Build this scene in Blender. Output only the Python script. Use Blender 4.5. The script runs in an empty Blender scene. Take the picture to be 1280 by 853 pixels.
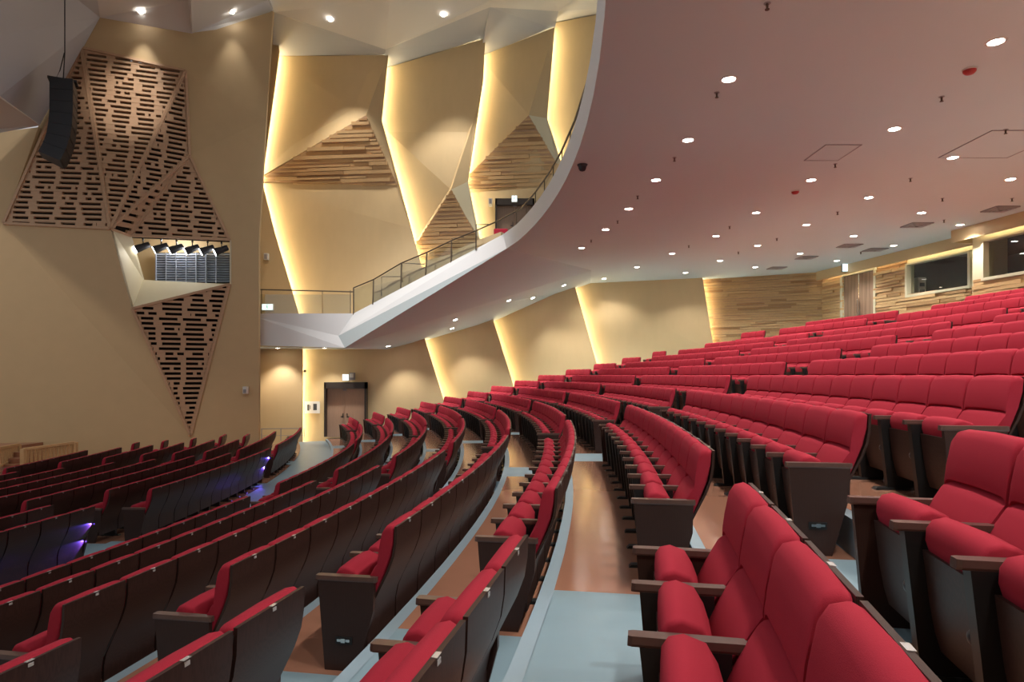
import bpy, bmesh, math, random
from mathutils import Vector, Matrix
random.seed(7)
SC = bpy.context.scene
COL = SC.collection
F, U0, V0, ZC = 820.0, 640.0, 468.94, 4.0      # focal length in pixels, principal column, horizon row, eye height
CX, CY = -53.4565, 13.5118                      # centre of the curved seat rows
R0, PITCH = 55.5929, 1.0752

def P(u, v, y):
    return Vector(((u - U0) * y / F, y, (V0 - v) * y / F + ZC))

# ------------------------------------------------------------------ materials
MATS = {}
def mat(name, col, rough=0.6, metal=0.0, emit=None, es=1.0, noise=None, bump=0.0, spec=0.5, scale=(1, 1, 1), wave=None, sheen=0.0, coat=0.0):
    m = bpy.data.materials.new(name); m.use_nodes = True
    nt = m.node_tree; b = nt.nodes['Principled BSDF']
    b.inputs['Base Color'].default_value = (*col, 1)
    b.inputs['Roughness'].default_value = rough
    b.inputs['Metallic'].default_value = metal
    b.inputs['Specular IOR Level'].default_value = spec
    if sheen: b.inputs['Sheen Weight'].default_value = sheen
    if coat: b.inputs['Coat Weight'].default_value = coat; b.inputs['Coat Roughness'].default_value = 0.15
    if emit:
        b.inputs['Emission Color'].default_value = (*emit, 1); b.inputs['Emission Strength'].default_value = es
    if noise or wave or bump:
        tc = nt.nodes.new('ShaderNodeTexCoord'); mp = nt.nodes.new('ShaderNodeMapping')
        nt.links.new(tc.outputs['Object'], mp.inputs['Vector'])
        mp.inputs['Scale'].default_value = scale
        if wave:
            t = nt.nodes.new('ShaderNodeTexWave'); t.inputs['Scale'].default_value = wave[0]
            t.inputs['Distortion'].default_value = wave[1]; t.inputs['Detail'].default_value = 3
            fac = t.outputs['Fac']
        else:
            t = nt.nodes.new('ShaderNodeTexNoise'); t.inputs['Scale'].default_value = (noise or (40, 0))[0]
            t.inputs['Detail'].default_value = 5; fac = t.outputs['Fac']
        nt.links.new(mp.outputs['Vector'], t.inputs['Vector'])
        amt = (noise or wave or (0, 0))[-1]
        if amt:
            mx = nt.nodes.new('ShaderNodeMix'); mx.data_type = 'RGBA'
            mx.inputs[6].default_value = (*[c * (1 - amt) for c in col], 1)
            mx.inputs[7].default_value = (*[min(1, c * (1 + amt)) for c in col], 1)
            nt.links.new(fac, mx.inputs[0]); nt.links.new(mx.outputs[2], b.inputs['Base Color'])
        if bump:
            bp = nt.nodes.new('ShaderNodeBump'); bp.inputs['Strength'].default_value = bump; bp.inputs['Distance'].default_value = 0.02
            nt.links.new(fac, bp.inputs['Height']); nt.links.new(bp.outputs['Normal'], b.inputs['Normal'])
    MATS[name] = m
    return m

RED = mat('red_fabric', (0.36, 0.024, 0.044), 0.9, noise=(320, 0.10), bump=0.15, spec=0.12)
WOOD = mat('dark_veneer', (0.043, 0.021, 0.017), 0.42, spec=0.3, wave=(9.0, 9.0, 0.16), scale=(6, 6, 0.5))
WOODTOP = mat('armrest_wood', (0.11, 0.062, 0.052), 0.28, noise=(30, 0.2), scale=(1, 6, 1))
BLACK = mat('black_steel', (0.012, 0.012, 0.013), 0.45)
GUN = mat('knob_metal', (0.10, 0.11, 0.13), 0.3, metal=0.6)
PLATE = mat('plate_metal', (0.75, 0.75, 0.75), 0.25, metal=0.5)
CHROME = mat('chrome', (0.8, 0.8, 0.8), 0.12, metal=1.0)
BROWN = mat('brown_vinyl', (0.43, 0.205, 0.132), 0.15, noise=(1.3, 0.10), coat=0.25)
BLUE = mat('blue_grey_vinyl', (0.25, 0.36, 0.42), 0.38, noise=(2.2, 0.10))
NOSE = mat('nosing_vinyl', (0.30, 0.40, 0.47), 0.42, noise=(3.0, 0.06))
RISER = mat('riser_paint', (0.16, 0.20, 0.23), 0.5, noise=(5, 0.05))
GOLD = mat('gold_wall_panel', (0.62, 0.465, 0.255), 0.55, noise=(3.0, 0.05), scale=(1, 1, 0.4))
GOLD2 = mat('gold_wall_panel_darker', (0.53, 0.39, 0.21), 0.6, noise=(2.0, 0.05))  # darker gold; on panel side facets it stands in for their shade
CREAM = mat('cream_panel', (0.60, 0.54, 0.37), 0.45, noise=(2.0, 0.03))
OAKD = mat('oak_strip_dark', (0.40, 0.235, 0.105), 0.55, noise=(9, 0.2), scale=(1, 1, 6))
OAK = mat('oak_strip', (0.55, 0.36, 0.175), 0.55, noise=(9, 0.22), scale=(1, 1, 6))
OAK2 = mat('oak_batten', (0.48, 0.31, 0.185), 0.6, noise=(6, 0.18), scale=(1, 1, 6))
DARKBACK = mat('slot_backing', (0.012, 0.010, 0.009), 0.9)
WHITE = mat('white_plaster', (0.72, 0.71, 0.69), 0.75, noise=(1.0, 0.015))
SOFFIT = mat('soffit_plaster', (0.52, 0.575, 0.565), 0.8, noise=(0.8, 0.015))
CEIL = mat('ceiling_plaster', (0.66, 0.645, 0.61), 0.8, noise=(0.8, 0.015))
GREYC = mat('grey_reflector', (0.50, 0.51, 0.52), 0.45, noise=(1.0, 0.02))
FRAME = mat('window_frame_paint', (0.55, 0.52, 0.38), 0.5, noise=(6, 0.02))
DOORW = mat('walnut_door_lit', (0.43, 0.27, 0.18), 0.4, wave=(1.2, 5.0, 0.28), scale=(7, 7, 0.5))  # walnut lightened to carry the light falling on the lower door
DOORW2 = mat('dark_walnut_door', (0.22, 0.14, 0.095), 0.4, wave=(1.2, 5.0, 0.2), scale=(7, 7, 0.5))
DOORD = mat('dark_frame_recess_shade', (0.035, 0.025, 0.02), 0.4, noise=(20, 0.1))  # frame tone; the dark header band paints the shade of the recess top
BRONZE = mat('bronze_rail', (0.10, 0.075, 0.05), 0.4, metal=0.5, noise=(20, 0.1))
LOUVER = mat('louver_blue_grey', (0.36, 0.41, 0.50), 0.45, metal=0.2, noise=(10, 0.05))
SPK = mat('speaker_black', (0.016, 0.019, 0.025), 0.5, noise=(60, 0.2), bump=0.05)
STAGE = mat('stage_timber', (0.33, 0.15, 0.085), 0.35, noise=(4, 0.15), scale=(1, 6, 1))
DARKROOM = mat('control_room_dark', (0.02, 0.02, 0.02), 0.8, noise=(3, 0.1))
LAMP = mat('downlight_lens', (1, 1, 1), 0.5, emit=(1.0, 0.94, 0.87), es=34)
LED = mat('cove_led', (1, 1, 1), 0.5, emit=(1.0, 0.90, 0.60), es=24)
LEDW = mat('booth_cove_led', (1, 1, 1), 0.5, emit=(1.0, 0.90, 0.62), es=9)
EXITM = mat('exit_sign_lit', (0.8, 0.9, 0.9), 0.4, emit=(0.80, 0.97, 1.0), es=1.1)
EXITG = mat('exit_sign_green', (0.05, 0.35, 0.2), 0.4, emit=(0.02, 0.35, 0.16), es=0.6)
SPOTL = mat('stage_spot_lens', (1, 1, 1), 0.4, emit=(1.0, 0.98, 0.93), es=8)
REDL = mat('red_led_sign', (0.6, 0.02, 0.08), 0.4, emit=(1.0, 0.05, 0.15), es=2.5)
PURP = mat('purple_led', (0.2, 0.1, 0.9), 0.4, emit=(0.17, 0.08, 1.0), es=0.6)
REDP = mat('red_plastic', (0.35, 0.015, 0.012), 0.4, noise=(20, 0.05))
PAPER = mat('white_signboard', (0.78, 0.78, 0.76), 0.5, noise=(4, 0.02))
INK = mat('sign_ink', (0.05, 0.06, 0.07), 0.6, noise=(4, 0.02))
PLAST = mat('white_plastic', (0.62, 0.60, 0.55), 0.4, noise=(8, 0.02))
GREYPL = mat('grey_metal', (0.28, 0.26, 0.26), 0.5, noise=(8, 0.04))
GLASS = bpy.data.materials.new('pane_glass'); GLASS.use_nodes = True
_n = GLASS.node_tree; _n.nodes.remove(_n.nodes['Principled BSDF'])
_g = _n.nodes.new('ShaderNodeBsdfGlossy'); _g.inputs['Roughness'].default_value = 0.01
_t = _n.nodes.new('ShaderNodeBsdfTransparent'); _t.inputs['Color'].default_value = (0.86, 0.88, 0.86, 1)
_x = _n.nodes.new('ShaderNodeMixShader')
_x.inputs[0].default_value = 0.075; _n.links.new(_t.outputs[0], _x.inputs[1]); _n.links.new(_g.outputs[0], _x.inputs[2])
_n.links.new(_x.outputs[0], _n.nodes['Material Output'].inputs['Surface'])

# ------------------------------------------------------------------ mesh helpers
class MB:
    def __init__(s): s.v = []; s.f = []; s.m = []; s.mats = []
    def mi(s, m):
        if m not in s.mats: s.mats.append(m)
        return s.mats.index(m)
    def add(s, vs, fs, m):
        o = len(s.v); s.v += [Vector(p) for p in vs]; i = s.mi(m)
        for f in fs: s.f.append([o + k for k in f]); s.m.append(i)
    def poly(s, pts, m, both=False): s.add(pts, [list(range(len(pts)))], m)
    def hexa(s, b, t, m):             # two quads (loops in the same order)
        n = len(b)
        s.add(list(b) + list(t), [list(range(n))[::-1], list(range(n, 2 * n))] + [[i, (i + 1) % n, n + (i + 1) % n, n + i] for i in range(n)], m)
    def slab(s, pts, d, m):           # polygon with thickness vector d
        d = Vector(d); s.hexa([Vector(p) for p in pts], [Vector(p) + d for p in pts], m)
    def box(s, x0, x1, y0, y1, z0, z1, m, M=None):
        b = [Vector(p) for p in ((x0, y0, z0), (x1, y0, z0), (x1, y1, z0), (x0, y1, z0))]
        t = [Vector(p) for p in ((x0, y0, z1), (x1, y0, z1), (x1, y1, z1), (x0, y1, z1))]
        if M is not None: b = [M @ p for p in b]; t = [M @ p for p in t]
        s.hexa(b, t, m)
    def bar(s, a, b, w, h, m, up=(0, 0, 1)):
        a = Vector(a); b = Vector(b); d = (b - a).normalized(); up = Vector(up)
        if abs(d.dot(up)) > 0.98: up = Vector((1, 0, 0))
        x = d.cross(up).normalized() * w / 2; z = x.cross(d).normalized() * h / 2
        s.hexa([a - x - z, a + x - z, a + x + z, a - x + z], [b - x - z, b + x - z, b + x + z, b - x + z], m)
    def tube(s, pts, r, m, n=8, r2=None):
        pts = [Vector(p) for p in pts]; rings = []
        for i, p in enumerate(pts):
            d = (pts[min(i + 1, len(pts) - 1)] - pts[max(i - 1, 0)]).normalized()
            u = Vector((0, 0, 1)) if abs(d.z) < 0.95 else Vector((1, 0, 0))
            x = d.cross(u).normalized(); y = x.cross(d)
            rr = r if r2 is None else r + (r2 - r) * i / max(1, len(pts) - 1)
            rings.append([p + (x * math.cos(2 * math.pi * k / n) + y * math.sin(2 * math.pi * k / n)) * rr for k in range(n)])
        vs = [q for ring in rings for q in ring]; fs = []
        for i in range(len(rings) - 1):
            for k in range(n):
                fs.append([i * n + k, i * n + (k + 1) % n, (i + 1) * n + (k + 1) % n, (i + 1) * n + k])
        fs += [list(range(n))[::-1], list(range((len(rings) - 1) * n, len(rings) * n))]
        s.add(vs, fs, m)
    def lathe(s, prof, m, n=20, M=None, caps=True):    # prof: (radius, z)
        vs = []; fs = []
        for r, z in prof:
            for k in range(n):
                a = 2 * math.pi * k / n; vs.append(Vector((r * math.cos(a), r * math.sin(a), z)))
        for i in range(len(prof) - 1):
            for k in range(n): fs.append([i * n + k, i * n + (k + 1) % n, (i + 1) * n + (k + 1) % n, (i + 1) * n + k])
        if caps: fs += [list(range(n))[::-1], list(range((len(prof) - 1) * n, len(prof) * n))]
        if M is not None: vs = [M @ v for v in vs]
        s.add(vs, fs, m)
    def loft(s, prof, stations, m):         # prof: closed (x,z); stations: (y, inset)
        n = len(prof); cx = sum(p[0] for p in prof) / n; cz = sum(p[1] for p in prof) / n
        vs = []; fs = []
        for y, ins in stations:
            for x, z in prof:
                d = Vector((x - cx, 0, z - cz)); L = d.length
                d *= max(0.1, (L - ins) / L); vs.append(Vector((cx + d.x, y, cz + d.z)))
        for i in range(len(stations) - 1):
            for k in range(n): fs.append([i * n + k, i * n + (k + 1) % n, (i + 1) * n + (k + 1) % n, (i + 1) * n + k])
        fs += [list(range(n))[::-1], list(range((len(stations) - 1) * n, len(stations) * n))]
        s.add(vs, fs, m)
    def mesh(s, name, smooth=False, origin=None):
        me = bpy.data.meshes.new(name)
        o = Vector(origin) if origin is not None else Vector()
        me.from_pydata([tuple(p - o) for p in s.v], [], s.f)
        for m in s.mats: me.materials.append(m)
        me.polygons.foreach_set('material_index', s.m)
        bm = bmesh.new(); bm.from_mesh(me); bmesh.ops.recalc_face_normals(bm, faces=bm.faces[:]); bm.to_mesh(me); bm.free()
        if smooth:
            me.polygons.foreach_set('use_smooth', [True] * len(me.polygons))
            try: me.set_sharp_from_angle(angle=math.radians(48))
            except Exception: pass
        me.update()
        return me
    def build(s, name, parent=None, smooth=False):
        # the origin sits at the base centre of the geometry (or at the parent's frame)
        if parent is None:
            xs = [p.x for p in s.v]; ys = [p.y for p in s.v]; zs = [p.z for p in s.v]
            o = Vector(((min(xs) + max(xs)) / 2, (min(ys) + max(ys)) / 2, min(zs)))
        else: o = wloc(parent)
        ob = bpy.data.objects.new(name, s.mesh(name, smooth, o)); COL.objects.link(ob)
        if parent is None: ob.location = o
        else: ob.parent = parent
        return ob
def wloc(o):
    v = Vector(o.location)
    while o.parent: o = o.parent; v = v + Vector(o.location)
    return v
def tag(o, label, cat, group=None, kind=None):
    o['label'] = label; o['category'] = cat
    if group: o['group'] = group
    if kind: o['kind'] = kind
    return o
def empty(name, loc, rz=0.0):
    e = bpy.data.objects.new(name, None); COL.objects.link(e); e.location = loc; e.rotation_euler = (0, 0, rz); e.empty_display_size = 0.2
    return e
def struct(o, label, cat): return tag(o, label, cat, kind='structure')
def light(name, kind, loc, energy, col=(1, 0.93, 0.84), parent=None, target=None, **kw):
    l = bpy.data.lights.new(name, kind); l.energy = energy; l.color = col
    for k, v in kw.items(): setattr(l, k, v)
    o = bpy.data.objects.new(name, l); COL.objects.link(o); loc = Vector(loc)
    if target is not None:
        o.rotation_euler = (Vector(target) - loc).to_track_quat('-Z', 'Y').to_euler()
    if parent is not None: o.parent = parent; loc = loc - wloc(parent)
    o.location = loc
    return o

# ------------------------------------------------------------------ rows of seats
def hrow(k): return -0.52 + 0.2556 * k + 0.0009 * k * k       # height of the back tops against the eye
class Row: pass
ROWS = []
for k in range(-6, 8):
    r = Row(); r.k = k; r.R = R0 + PITCH * k; r.z = hrow(k) - 1.0 + ZC; r.front = r.R - PITCH - 0.13; r.zone = 'upper'
    lo = min(k, 0)
    r.blocks = [('N', -13.2, -10.35, 5), ('B1', -9.0 + 0.05 * lo, -2.0 + 0.085 * lo, 12), ('B2', -0.75 + 0.08 * lo, 6.05, 12),
                ('B3', 6.95, 13.95, 12), ('B4', 15.08, 18.45, 6)]
    if k == 3: r.blocks[4] = ('B4', 15.08, 17.9, 5)
    if k == 4: r.blocks[4] = ('B4', 15.12, 17.4, 4)
    if k == 5: r.blocks[4] = ('B4', 15.2, 16.95, 3)
    if k == 6: r.blocks[4] = ('B4', 15.2, 16.35, 2)
    if k == 7: r.blocks = r.blocks[:4]
    ROWS.append(r)
for i in range(3):
    r = Row(); r.k = 8 + i; r.R = R0 + PITCH * 9 + 0.9 + 1.06 * i; r.z = 1.93 + 0.275 * i - 1.0 + ZC
    r.front = r.R - PITCH - 0.13; r.zone = 'upper'
    r.blocks = [('B1', -9.0, -2.0, 12), ('B2', -0.75, 7.3, 14), ('B3', 8.85, 13.95, 9), ('B4', 15.05, 16.75, 3)]
    if i == 1: r.blocks = r.blocks[:3]
    if i == 2: r.blocks = r.blocks[:2]
    ROWS.append(r)
for i in range(8):
    r = Row(); r.k = i + 1; r.R = 46.81 - 0.89 * i; r.z = -2.114 - 0.041 * i - 1.0 + ZC; r.zone = 'lower'
    if i == 0: r.blocks = [('L1', -9.6, -2.9, 12), ('L2', -1.34, 5.5, 12), ('L3', 6.4, 13.2, 12)]
    elif i == 1: r.blocks = [('L1', -9.4, -2.6, 12), ('L2', -1.2, 4.68, 10), ('L3', 5.5, 11.8, 11)]
    else:
        m1 = (0, 0, 4.4, 4.05, 3.65, 2.95, 2.55, 2.2)[i]; f0 = (0, 0, 5.3, 5.3, 5.25, 4.9, 4.3, 3.4)[i]; f1 = (0, 0, 9.0, 9.3, 8.75, 8.35, 8.0, 7.55)[i]
        r.blocks = [('L1', -9.9, -3.3, 11), ('L2', -2.05 - 0.2 * (i - 2), m1, 11), ('L3', f0, f1, 7)]
        if i < 7: r.blocks.append(('L4', f1 + 1.15, f1 + (2.2 if i < 4 else 1.72), 2 if i < 4 else 1))
    ROWS.append(r)

W = 0.578    # seat module
def make_seat_meshes():
    d = {}
    hw = W / 2
    # back cushion: headrest over a lumbar pad, with the horizontal seam between them
    b = MB(); prof = [(-0.018, 0.985), (-0.045, 1.0), (-0.085, 0.99), (-0.108, 0.955), (-0.128, 0.86), (-0.140, 0.785), (-0.138, 0.758), (-0.112, 0.744),
                      (-0.142, 0.732), (-0.170, 0.705), (-0.225, 0.60), (-0.285, 0.47), (-0.285, 0.41), (-0.25, 0.385), (-0.205, 0.40), (-0.115, 0.60), (-0.045, 0.78), (-0.022, 0.90)]
    st = [(-hw + 0.013, 0.040), (-hw + 0.017, 0.022), (-hw + 0.028, 0.008), (-hw + 0.052, 0.0), (0, -0.006), (hw - 0.052, 0.0), (hw - 0.028, 0.008), (hw - 0.017, 0.022), (hw - 0.013, 0.040)]
    b.loft(prof, st, RED); d['backrest'] = b.mesh('backrest', True)
    # curved wooden shell behind the cushion
    b = MB(); c = [(0.0, 0.992), (-0.004, 0.88), (-0.018, 0.79), (-0.055, 0.69), (-0.15, 0.50), (-0.19, 0.41), (-0.208, 0.32), (-0.213, 0.13)]
    prof = c + [(x - 0.018, z) for x, z in reversed(c)]
    b.add([(x, y, z) for y in (-hw + 0.014, hw - 0.014) for x, z in prof],
          [[i, i + 1, len(prof) - 2 - i, len(prof) - 1 - i] for i in range(len(c) - 1)] +
          [[len(prof) + j for j in (i, i + 1, len(prof) - 2 - i, len(prof) - 1 - i)] for i in range(len(c) - 1)] +
          [[i, (i + 1) % len(prof), len(prof) + (i + 1) % len(prof), len(prof) + i] for i in range(len(prof))], WOOD)
    d['back_panel'] = b.mesh('back_panel', True)
    # tipped-up seat: cushion with its rounded front edge on top and the wooden underside facing forward
    b = MB(); prof = [(-0.452, 0.53), (-0.468, 0.59), (-0.464, 0.64), (-0.442, 0.674), (-0.395, 0.686), (-0.325, 0.662), (-0.288, 0.60), (-0.292, 0.46), (-0.302, 0.34), (-0.33, 0.24), (-0.37, 0.20), (-0.405, 0.22), (-0.43, 0.40)]
    w2 = hw - 0.052
    st = [(-w2, 0.018), (-w2 + 0.008, 0.006), (-w2 + 0.024, 0.0), (0, -0.006), (w2 - 0.024, 0.0), (w2 - 0.008, 0.006), (w2, 0.018)]
    b.loft(prof, st, RED); d['seat_cushion'] = b.mesh('seat_cushion', True)
    b = MB(); c = [(-0.474, 0.545), (-0.462, 0.45), (-0.447, 0.32), (-0.428, 0.21), (-0.405, 0.13)]
    prof = c + [(x + 0.02, z) for x, z in reversed(c)]; n = len(prof)
    b.add([(x, y, z) for y in (-w2 + 0.004, w2 - 0.004) for x, z in prof],
          [[i, i + 1, n - 2 - i, n - 1 - i] for i in range(len(c) - 1)] + [[n + j for j in (i, i + 1, n - 2 - i, n - 1 - i)] for i in range(len(c) - 1)] +
          [[i, (i + 1) % n, n + (i + 1) % n, n + i] for i in range(n)], WOOD)
    d['seat_panel'] = b.mesh('seat_panel', True)
    # armrest (plan slightly waisted, front tip chamfered)
    b = MB(); plan = [(-0.575, -0.024), (-0.56, -0.031), (-0.42, -0.033), (-0.15, -0.028), (-0.135, -0.022), (-0.135, 0.022), (-0.15, 0.028), (-0.42, 0.033), (-0.56, 0.031), (-0.575, 0.024)]
    b.hexa([(x, y * 0.9, 0.613) for x, y in plan], [(x, y, 0.622) for x, y in plan], WOODTOP)
    b.hexa([(x, y, 0.622) for x, y in plan], [(x * 0.995 - 0.001, y * 0.93, 0.648) for x, y in plan], WOODTOP)
    d['armrest'] = b.mesh('armrest')
    # steel standard with foot plate
    b = MB()
    b.hexa([(-0.47, -0.030, 0.012), (-0.25, -0.030, 0.012), (-0.25, 0.030, 0.012), (-0.47, 0.030, 0.012)],
           [(-0.535, -0.030, 0.613), (-0.24, -0.030, 0.613), (-0.24, 0.030, 0.613), (-0.535, 0.030, 0.613)], BLACK)
    b.hexa([(-0.58, -0.045, 0.0), (-0.17, -0.045, 0.0), (-0.17, 0.045, 0.0), (-0.58, 0.045, 0.0)],
           [(-0.56, -0.038, 0.022), (-0.19, -0.038, 0.022), (-0.19, 0.038, 0.022), (-0.56, 0.038, 0.022)], BLACK)
    pr = [(-0.235, 0.40), (-0.20, 0.40), (-0.10, 0.60), (-0.035, 0.78), (-0.010, 0.965), (-0.07, 0.965), (-0.10, 0.80), (-0.17, 0.62)]
    b.hexa([(x, -0.006, z) for x, z in pr], [(x, 0.006, z) for x, z in pr], BLACK)
    d['leg'] = b.mesh('leg')
    b = MB(); b.lathe([(0.004, -0.036), (0.022, -0.03), (0.034, -0.012), (0.036, 0.006), (0.03, 0.022), (0.014, 0.034), (0.004, 0.037)], GUN, 14, Matrix.Translation((-0.47, 0, 0.36)) @ Matrix.Rotation(math.pi / 2, 4, 'Y'))
    d['pivot_knob'] = b.mesh('pivot_knob', True)
    b = MB(); b.box(0.0005, 0.0035, -0.014, 0.014, 0.968, 0.984, PLATE); b.box(-0.014, 0.0035, -0.02, 0.02, 0.9925, 0.9945, PLATE)
    d['number_plate'] = b.mesh('number_plate')
    # wooden aisle panel under the armrest at a row end
    b = MB(); pr = [(-0.555, 0.613), (-0.15, 0.613), (-0.155, 0.42), (-0.27, 0.0), (-0.505, 0.0)]
    b.hexa([(x, -0.026, z) for x, z in pr], [(x, 0.014, z) for x, z in pr], WOOD)
    d['end_panel'] = b.mesh('end_panel')
    b = MB(); b.box(-0.425, -0.305, -0.031, -0.026, 0.185, 0.235, BLACK); b.box(-0.41, -0.32, -0.042, -0.031, 0.205, 0.222, CHROME)
    b.box(-0.38, -0.35, -0.047, -0.031, 0.200, 0.228, CHROME)
    d['aisle_light'] = b.mesh('aisle_light')
    return d
SM = make_seat_meshes()
ORD = ['zero', 'first', 'second', 'third', 'fourth', 'fifth', 'sixth', 'seventh', 'eighth', 'ninth', 'tenth', 'eleventh', 'twelfth', 'thirteenth', 'fourteenth', 'fifteenth', 'sixteenth', 'seventeenth']
BLK = {'N': 'block beside the camera', 'B1': 'block past the near aisle', 'B2': 'middle block', 'B3': 'block past the middle', 'B4': 'short block by far wall',
       'L1': 'near block', 'L2': 'second block', 'L3': 'third block', 'L4': 'far block'}

def inview(loc, mu=60):
    if loc.y < 0.25: return False
    u = U0 + F * loc.x / loc.y
    vt = V0 - F * (loc.z + 1.0 - ZC) / loc.y; vb = V0 - F * (loc.z - ZC) / loc.y
    half = 0.5 * F / loc.y
    return -mu - half < u < 1280 + mu + half and vt < 853 + mu and vb > -mu
SEATS = []
for r in ROWS:
    for bn, s0, s1, n in r.blocks:
        pitch = (s1 - s0) / n
        for i in range(n):
            th = (s0 + pitch * (i + 0.5)) / r.R
            loc = Vector((CX + r.R * math.cos(th), CY + r.R * math.sin(th), r.z))
            if not inview(loc): continue
            SEATS.append(dict(row=r, b=bn, i=i, n=n, th=th, loc=loc, sy=pitch / W, id='%s%d%s%d' % (r.zone[0], r.k, bn, i)))
INDIV = set('u1N4 u1N3 u0N2 u0N3 u-2B10 u1B10 u0N1 u0N4 u-3B10 u-2N4 u2B10 u-4B10 u0B10 u-4B11 u-1N3 u-1N4 u2B11 u-1B10 u-2N3 u-1N2 u2B12 u1N2 u-3N4 u1B11 u-4B12 u-2B11 u-3B11 u-3B12 u-5B11 u1B12 l1L19 u-5B12 l1L20 l1L110 u2B13 u1B13 u-3B13 l1L111 u-2B12 l2L20 u1B14 u1B15 u0B11 u-4B13 u-3B14 u-1B11 u3B13 u-5B13 u-2B13 u0B12 u-3B15 u2B14 u1B16 u-4B14 u3B14 u-6B14 u0B13 u-5B14 u-1B12 u-2B14 u2B15 l1L21 u0B14 u3B15 u-4B15 u-5B15 u-6B15 u0B15 u-3B16 l1L22 l2L21 u2B16 u1B17 u-2B15 u0B111 l1L23 u0B16 u0B20 u3B16 u-4B16 u-6B16 u-5B16 u4B16 l3L21 u1B18 l3L22 u2B17 l1L24 u0B17 u-3B17 u3B17 u-3B20 u-1B13 u-4B17 u-4B20 u4B17 u-5B17 u0B18 u1B19 l1L25 u-2B16 u-5B20 u-6B17 u2B18 u1B20 u-6B13 u3B12 l2L110 u0B19 u-3B18 l2L111 u3B18 l4L21 u1B111 l3L23 l1L26 u-4B18 u-6B18 u-1B14 u4B18 u0B110 u-5B18 l3L20 u-6B20 u1B110 u2B19 u-1B20 u-3B19 u3B19 u4B19 u7B20 l1L27 u3B22 u-2B17 u-4B19 u7B21 u6B21 u-5B19 u-6B19 u5B19 u5B21 l1L30 l4L22 u4B21 u3B110 l1L28 u4B22 u2B20 u2B110 u-1B15 u-3B110 u5B18 u6B20 u2B23 u4B15 u-5B110 u-4B110 u5B110 u-6B110 u4B110 u2B111 l2L22 u3B111 l1L29 u5B20 u3B20 u-6B111 u-2B18 u-3B111 u-1B17 u4B111 u-5B111 u5B22 u-1B16 u5B111 u-4B111 u3B23 u4B20 u6B111 u6B22 u0B23 u0B22 u-1B18 l1L211 l4L23 u9B30 u8B26 u3B21 u0B25 u0B24 l1L210 u7B22 u2B24 u-2B20 u0B21 u-2B19 u-1B30 u-1B211 l8L31 l5L24 u1B25 u-1B110 u-1B19 l3L24 l4L24 u1B21 u0B26 u-1B111 u-4B21 l8L32 u-5B21 l2L23 l5L25 u4B23 u-6B21 l1L18 u8B27 u-2B111 u1B22 u-2B110 l7L31 l4L25 u1B26 l3L25 u2B21 u-2B30 l8L33 l4L26 u8B28 u0B27 l5L26 u5B23 l2L24 u8B29 u2B22 u1B23 u3B11 l7L30 u9B31 l7L33 u-6B24 l3L26 u1B24 u-5B22 u-6B25 l2L25 u8B25 u8B210 u8B211 u0B30 l3L27 l8L30 u-6B23 l5L27 l6L27 u-1B28 u-1B24 l2L30 u-6B26 l6L28 u3B24 u-2B211 u-4B22 l7L32 l4L27 u-1B26 u-1B25 u-1B21 l3L30 l6L32 u7B23 u8B34 u8B33 u6B23 u0B28 u-1B23 l4L30 l5L28 u8B212 u1B30 u1B27 l1L31 l2L26 l4L28 u-6B22 u6B24 u4B24 u-1B29 u-3B40 u-1B27 u-3B311 u-4B40 l6L29 u-1B210 l2L27 l4L29 l5L29 u8B213 u8B30 u7B24'.split())   #INDIV#
if INDIV is None:
    INDIV = set(s['id'] for s in sorted(SEATS, key=lambda s: s['loc'].xy.length)[:300])

def seat_parts(s):
    hw = W / 2
    out = [('backrest', 'backrest', 0, 1), ('back_panel', 'back_panel', 0, 1), ('seat_cushion', 'seat_cushion', 0, 1), ('seat_panel', 'seat_panel', 0, 1),
           ('armrest', 'armrest', -hw, 1), ('number_plate', 'number_plate', 0, 1)]
    if s['i'] == 0:
        out.append(('end_panel', 'end_panel', -hw, 1))
        if s['row'].zone == 'upper' and s['row'].k % 3 == 1: out.append(('aisle_light', 'aisle_light', -hw, 1))
    else: out.append(('leg', 'leg', -hw, 1))
    out.append(('pivot_knob', 'pivot_knob', -hw + 0.06, 1))
    if s['i'] == s['n'] - 1:
        out += [('armrest', 'armrest', hw, 1), ('end_panel', 'end_panel', hw, -1)]
    return out

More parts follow.
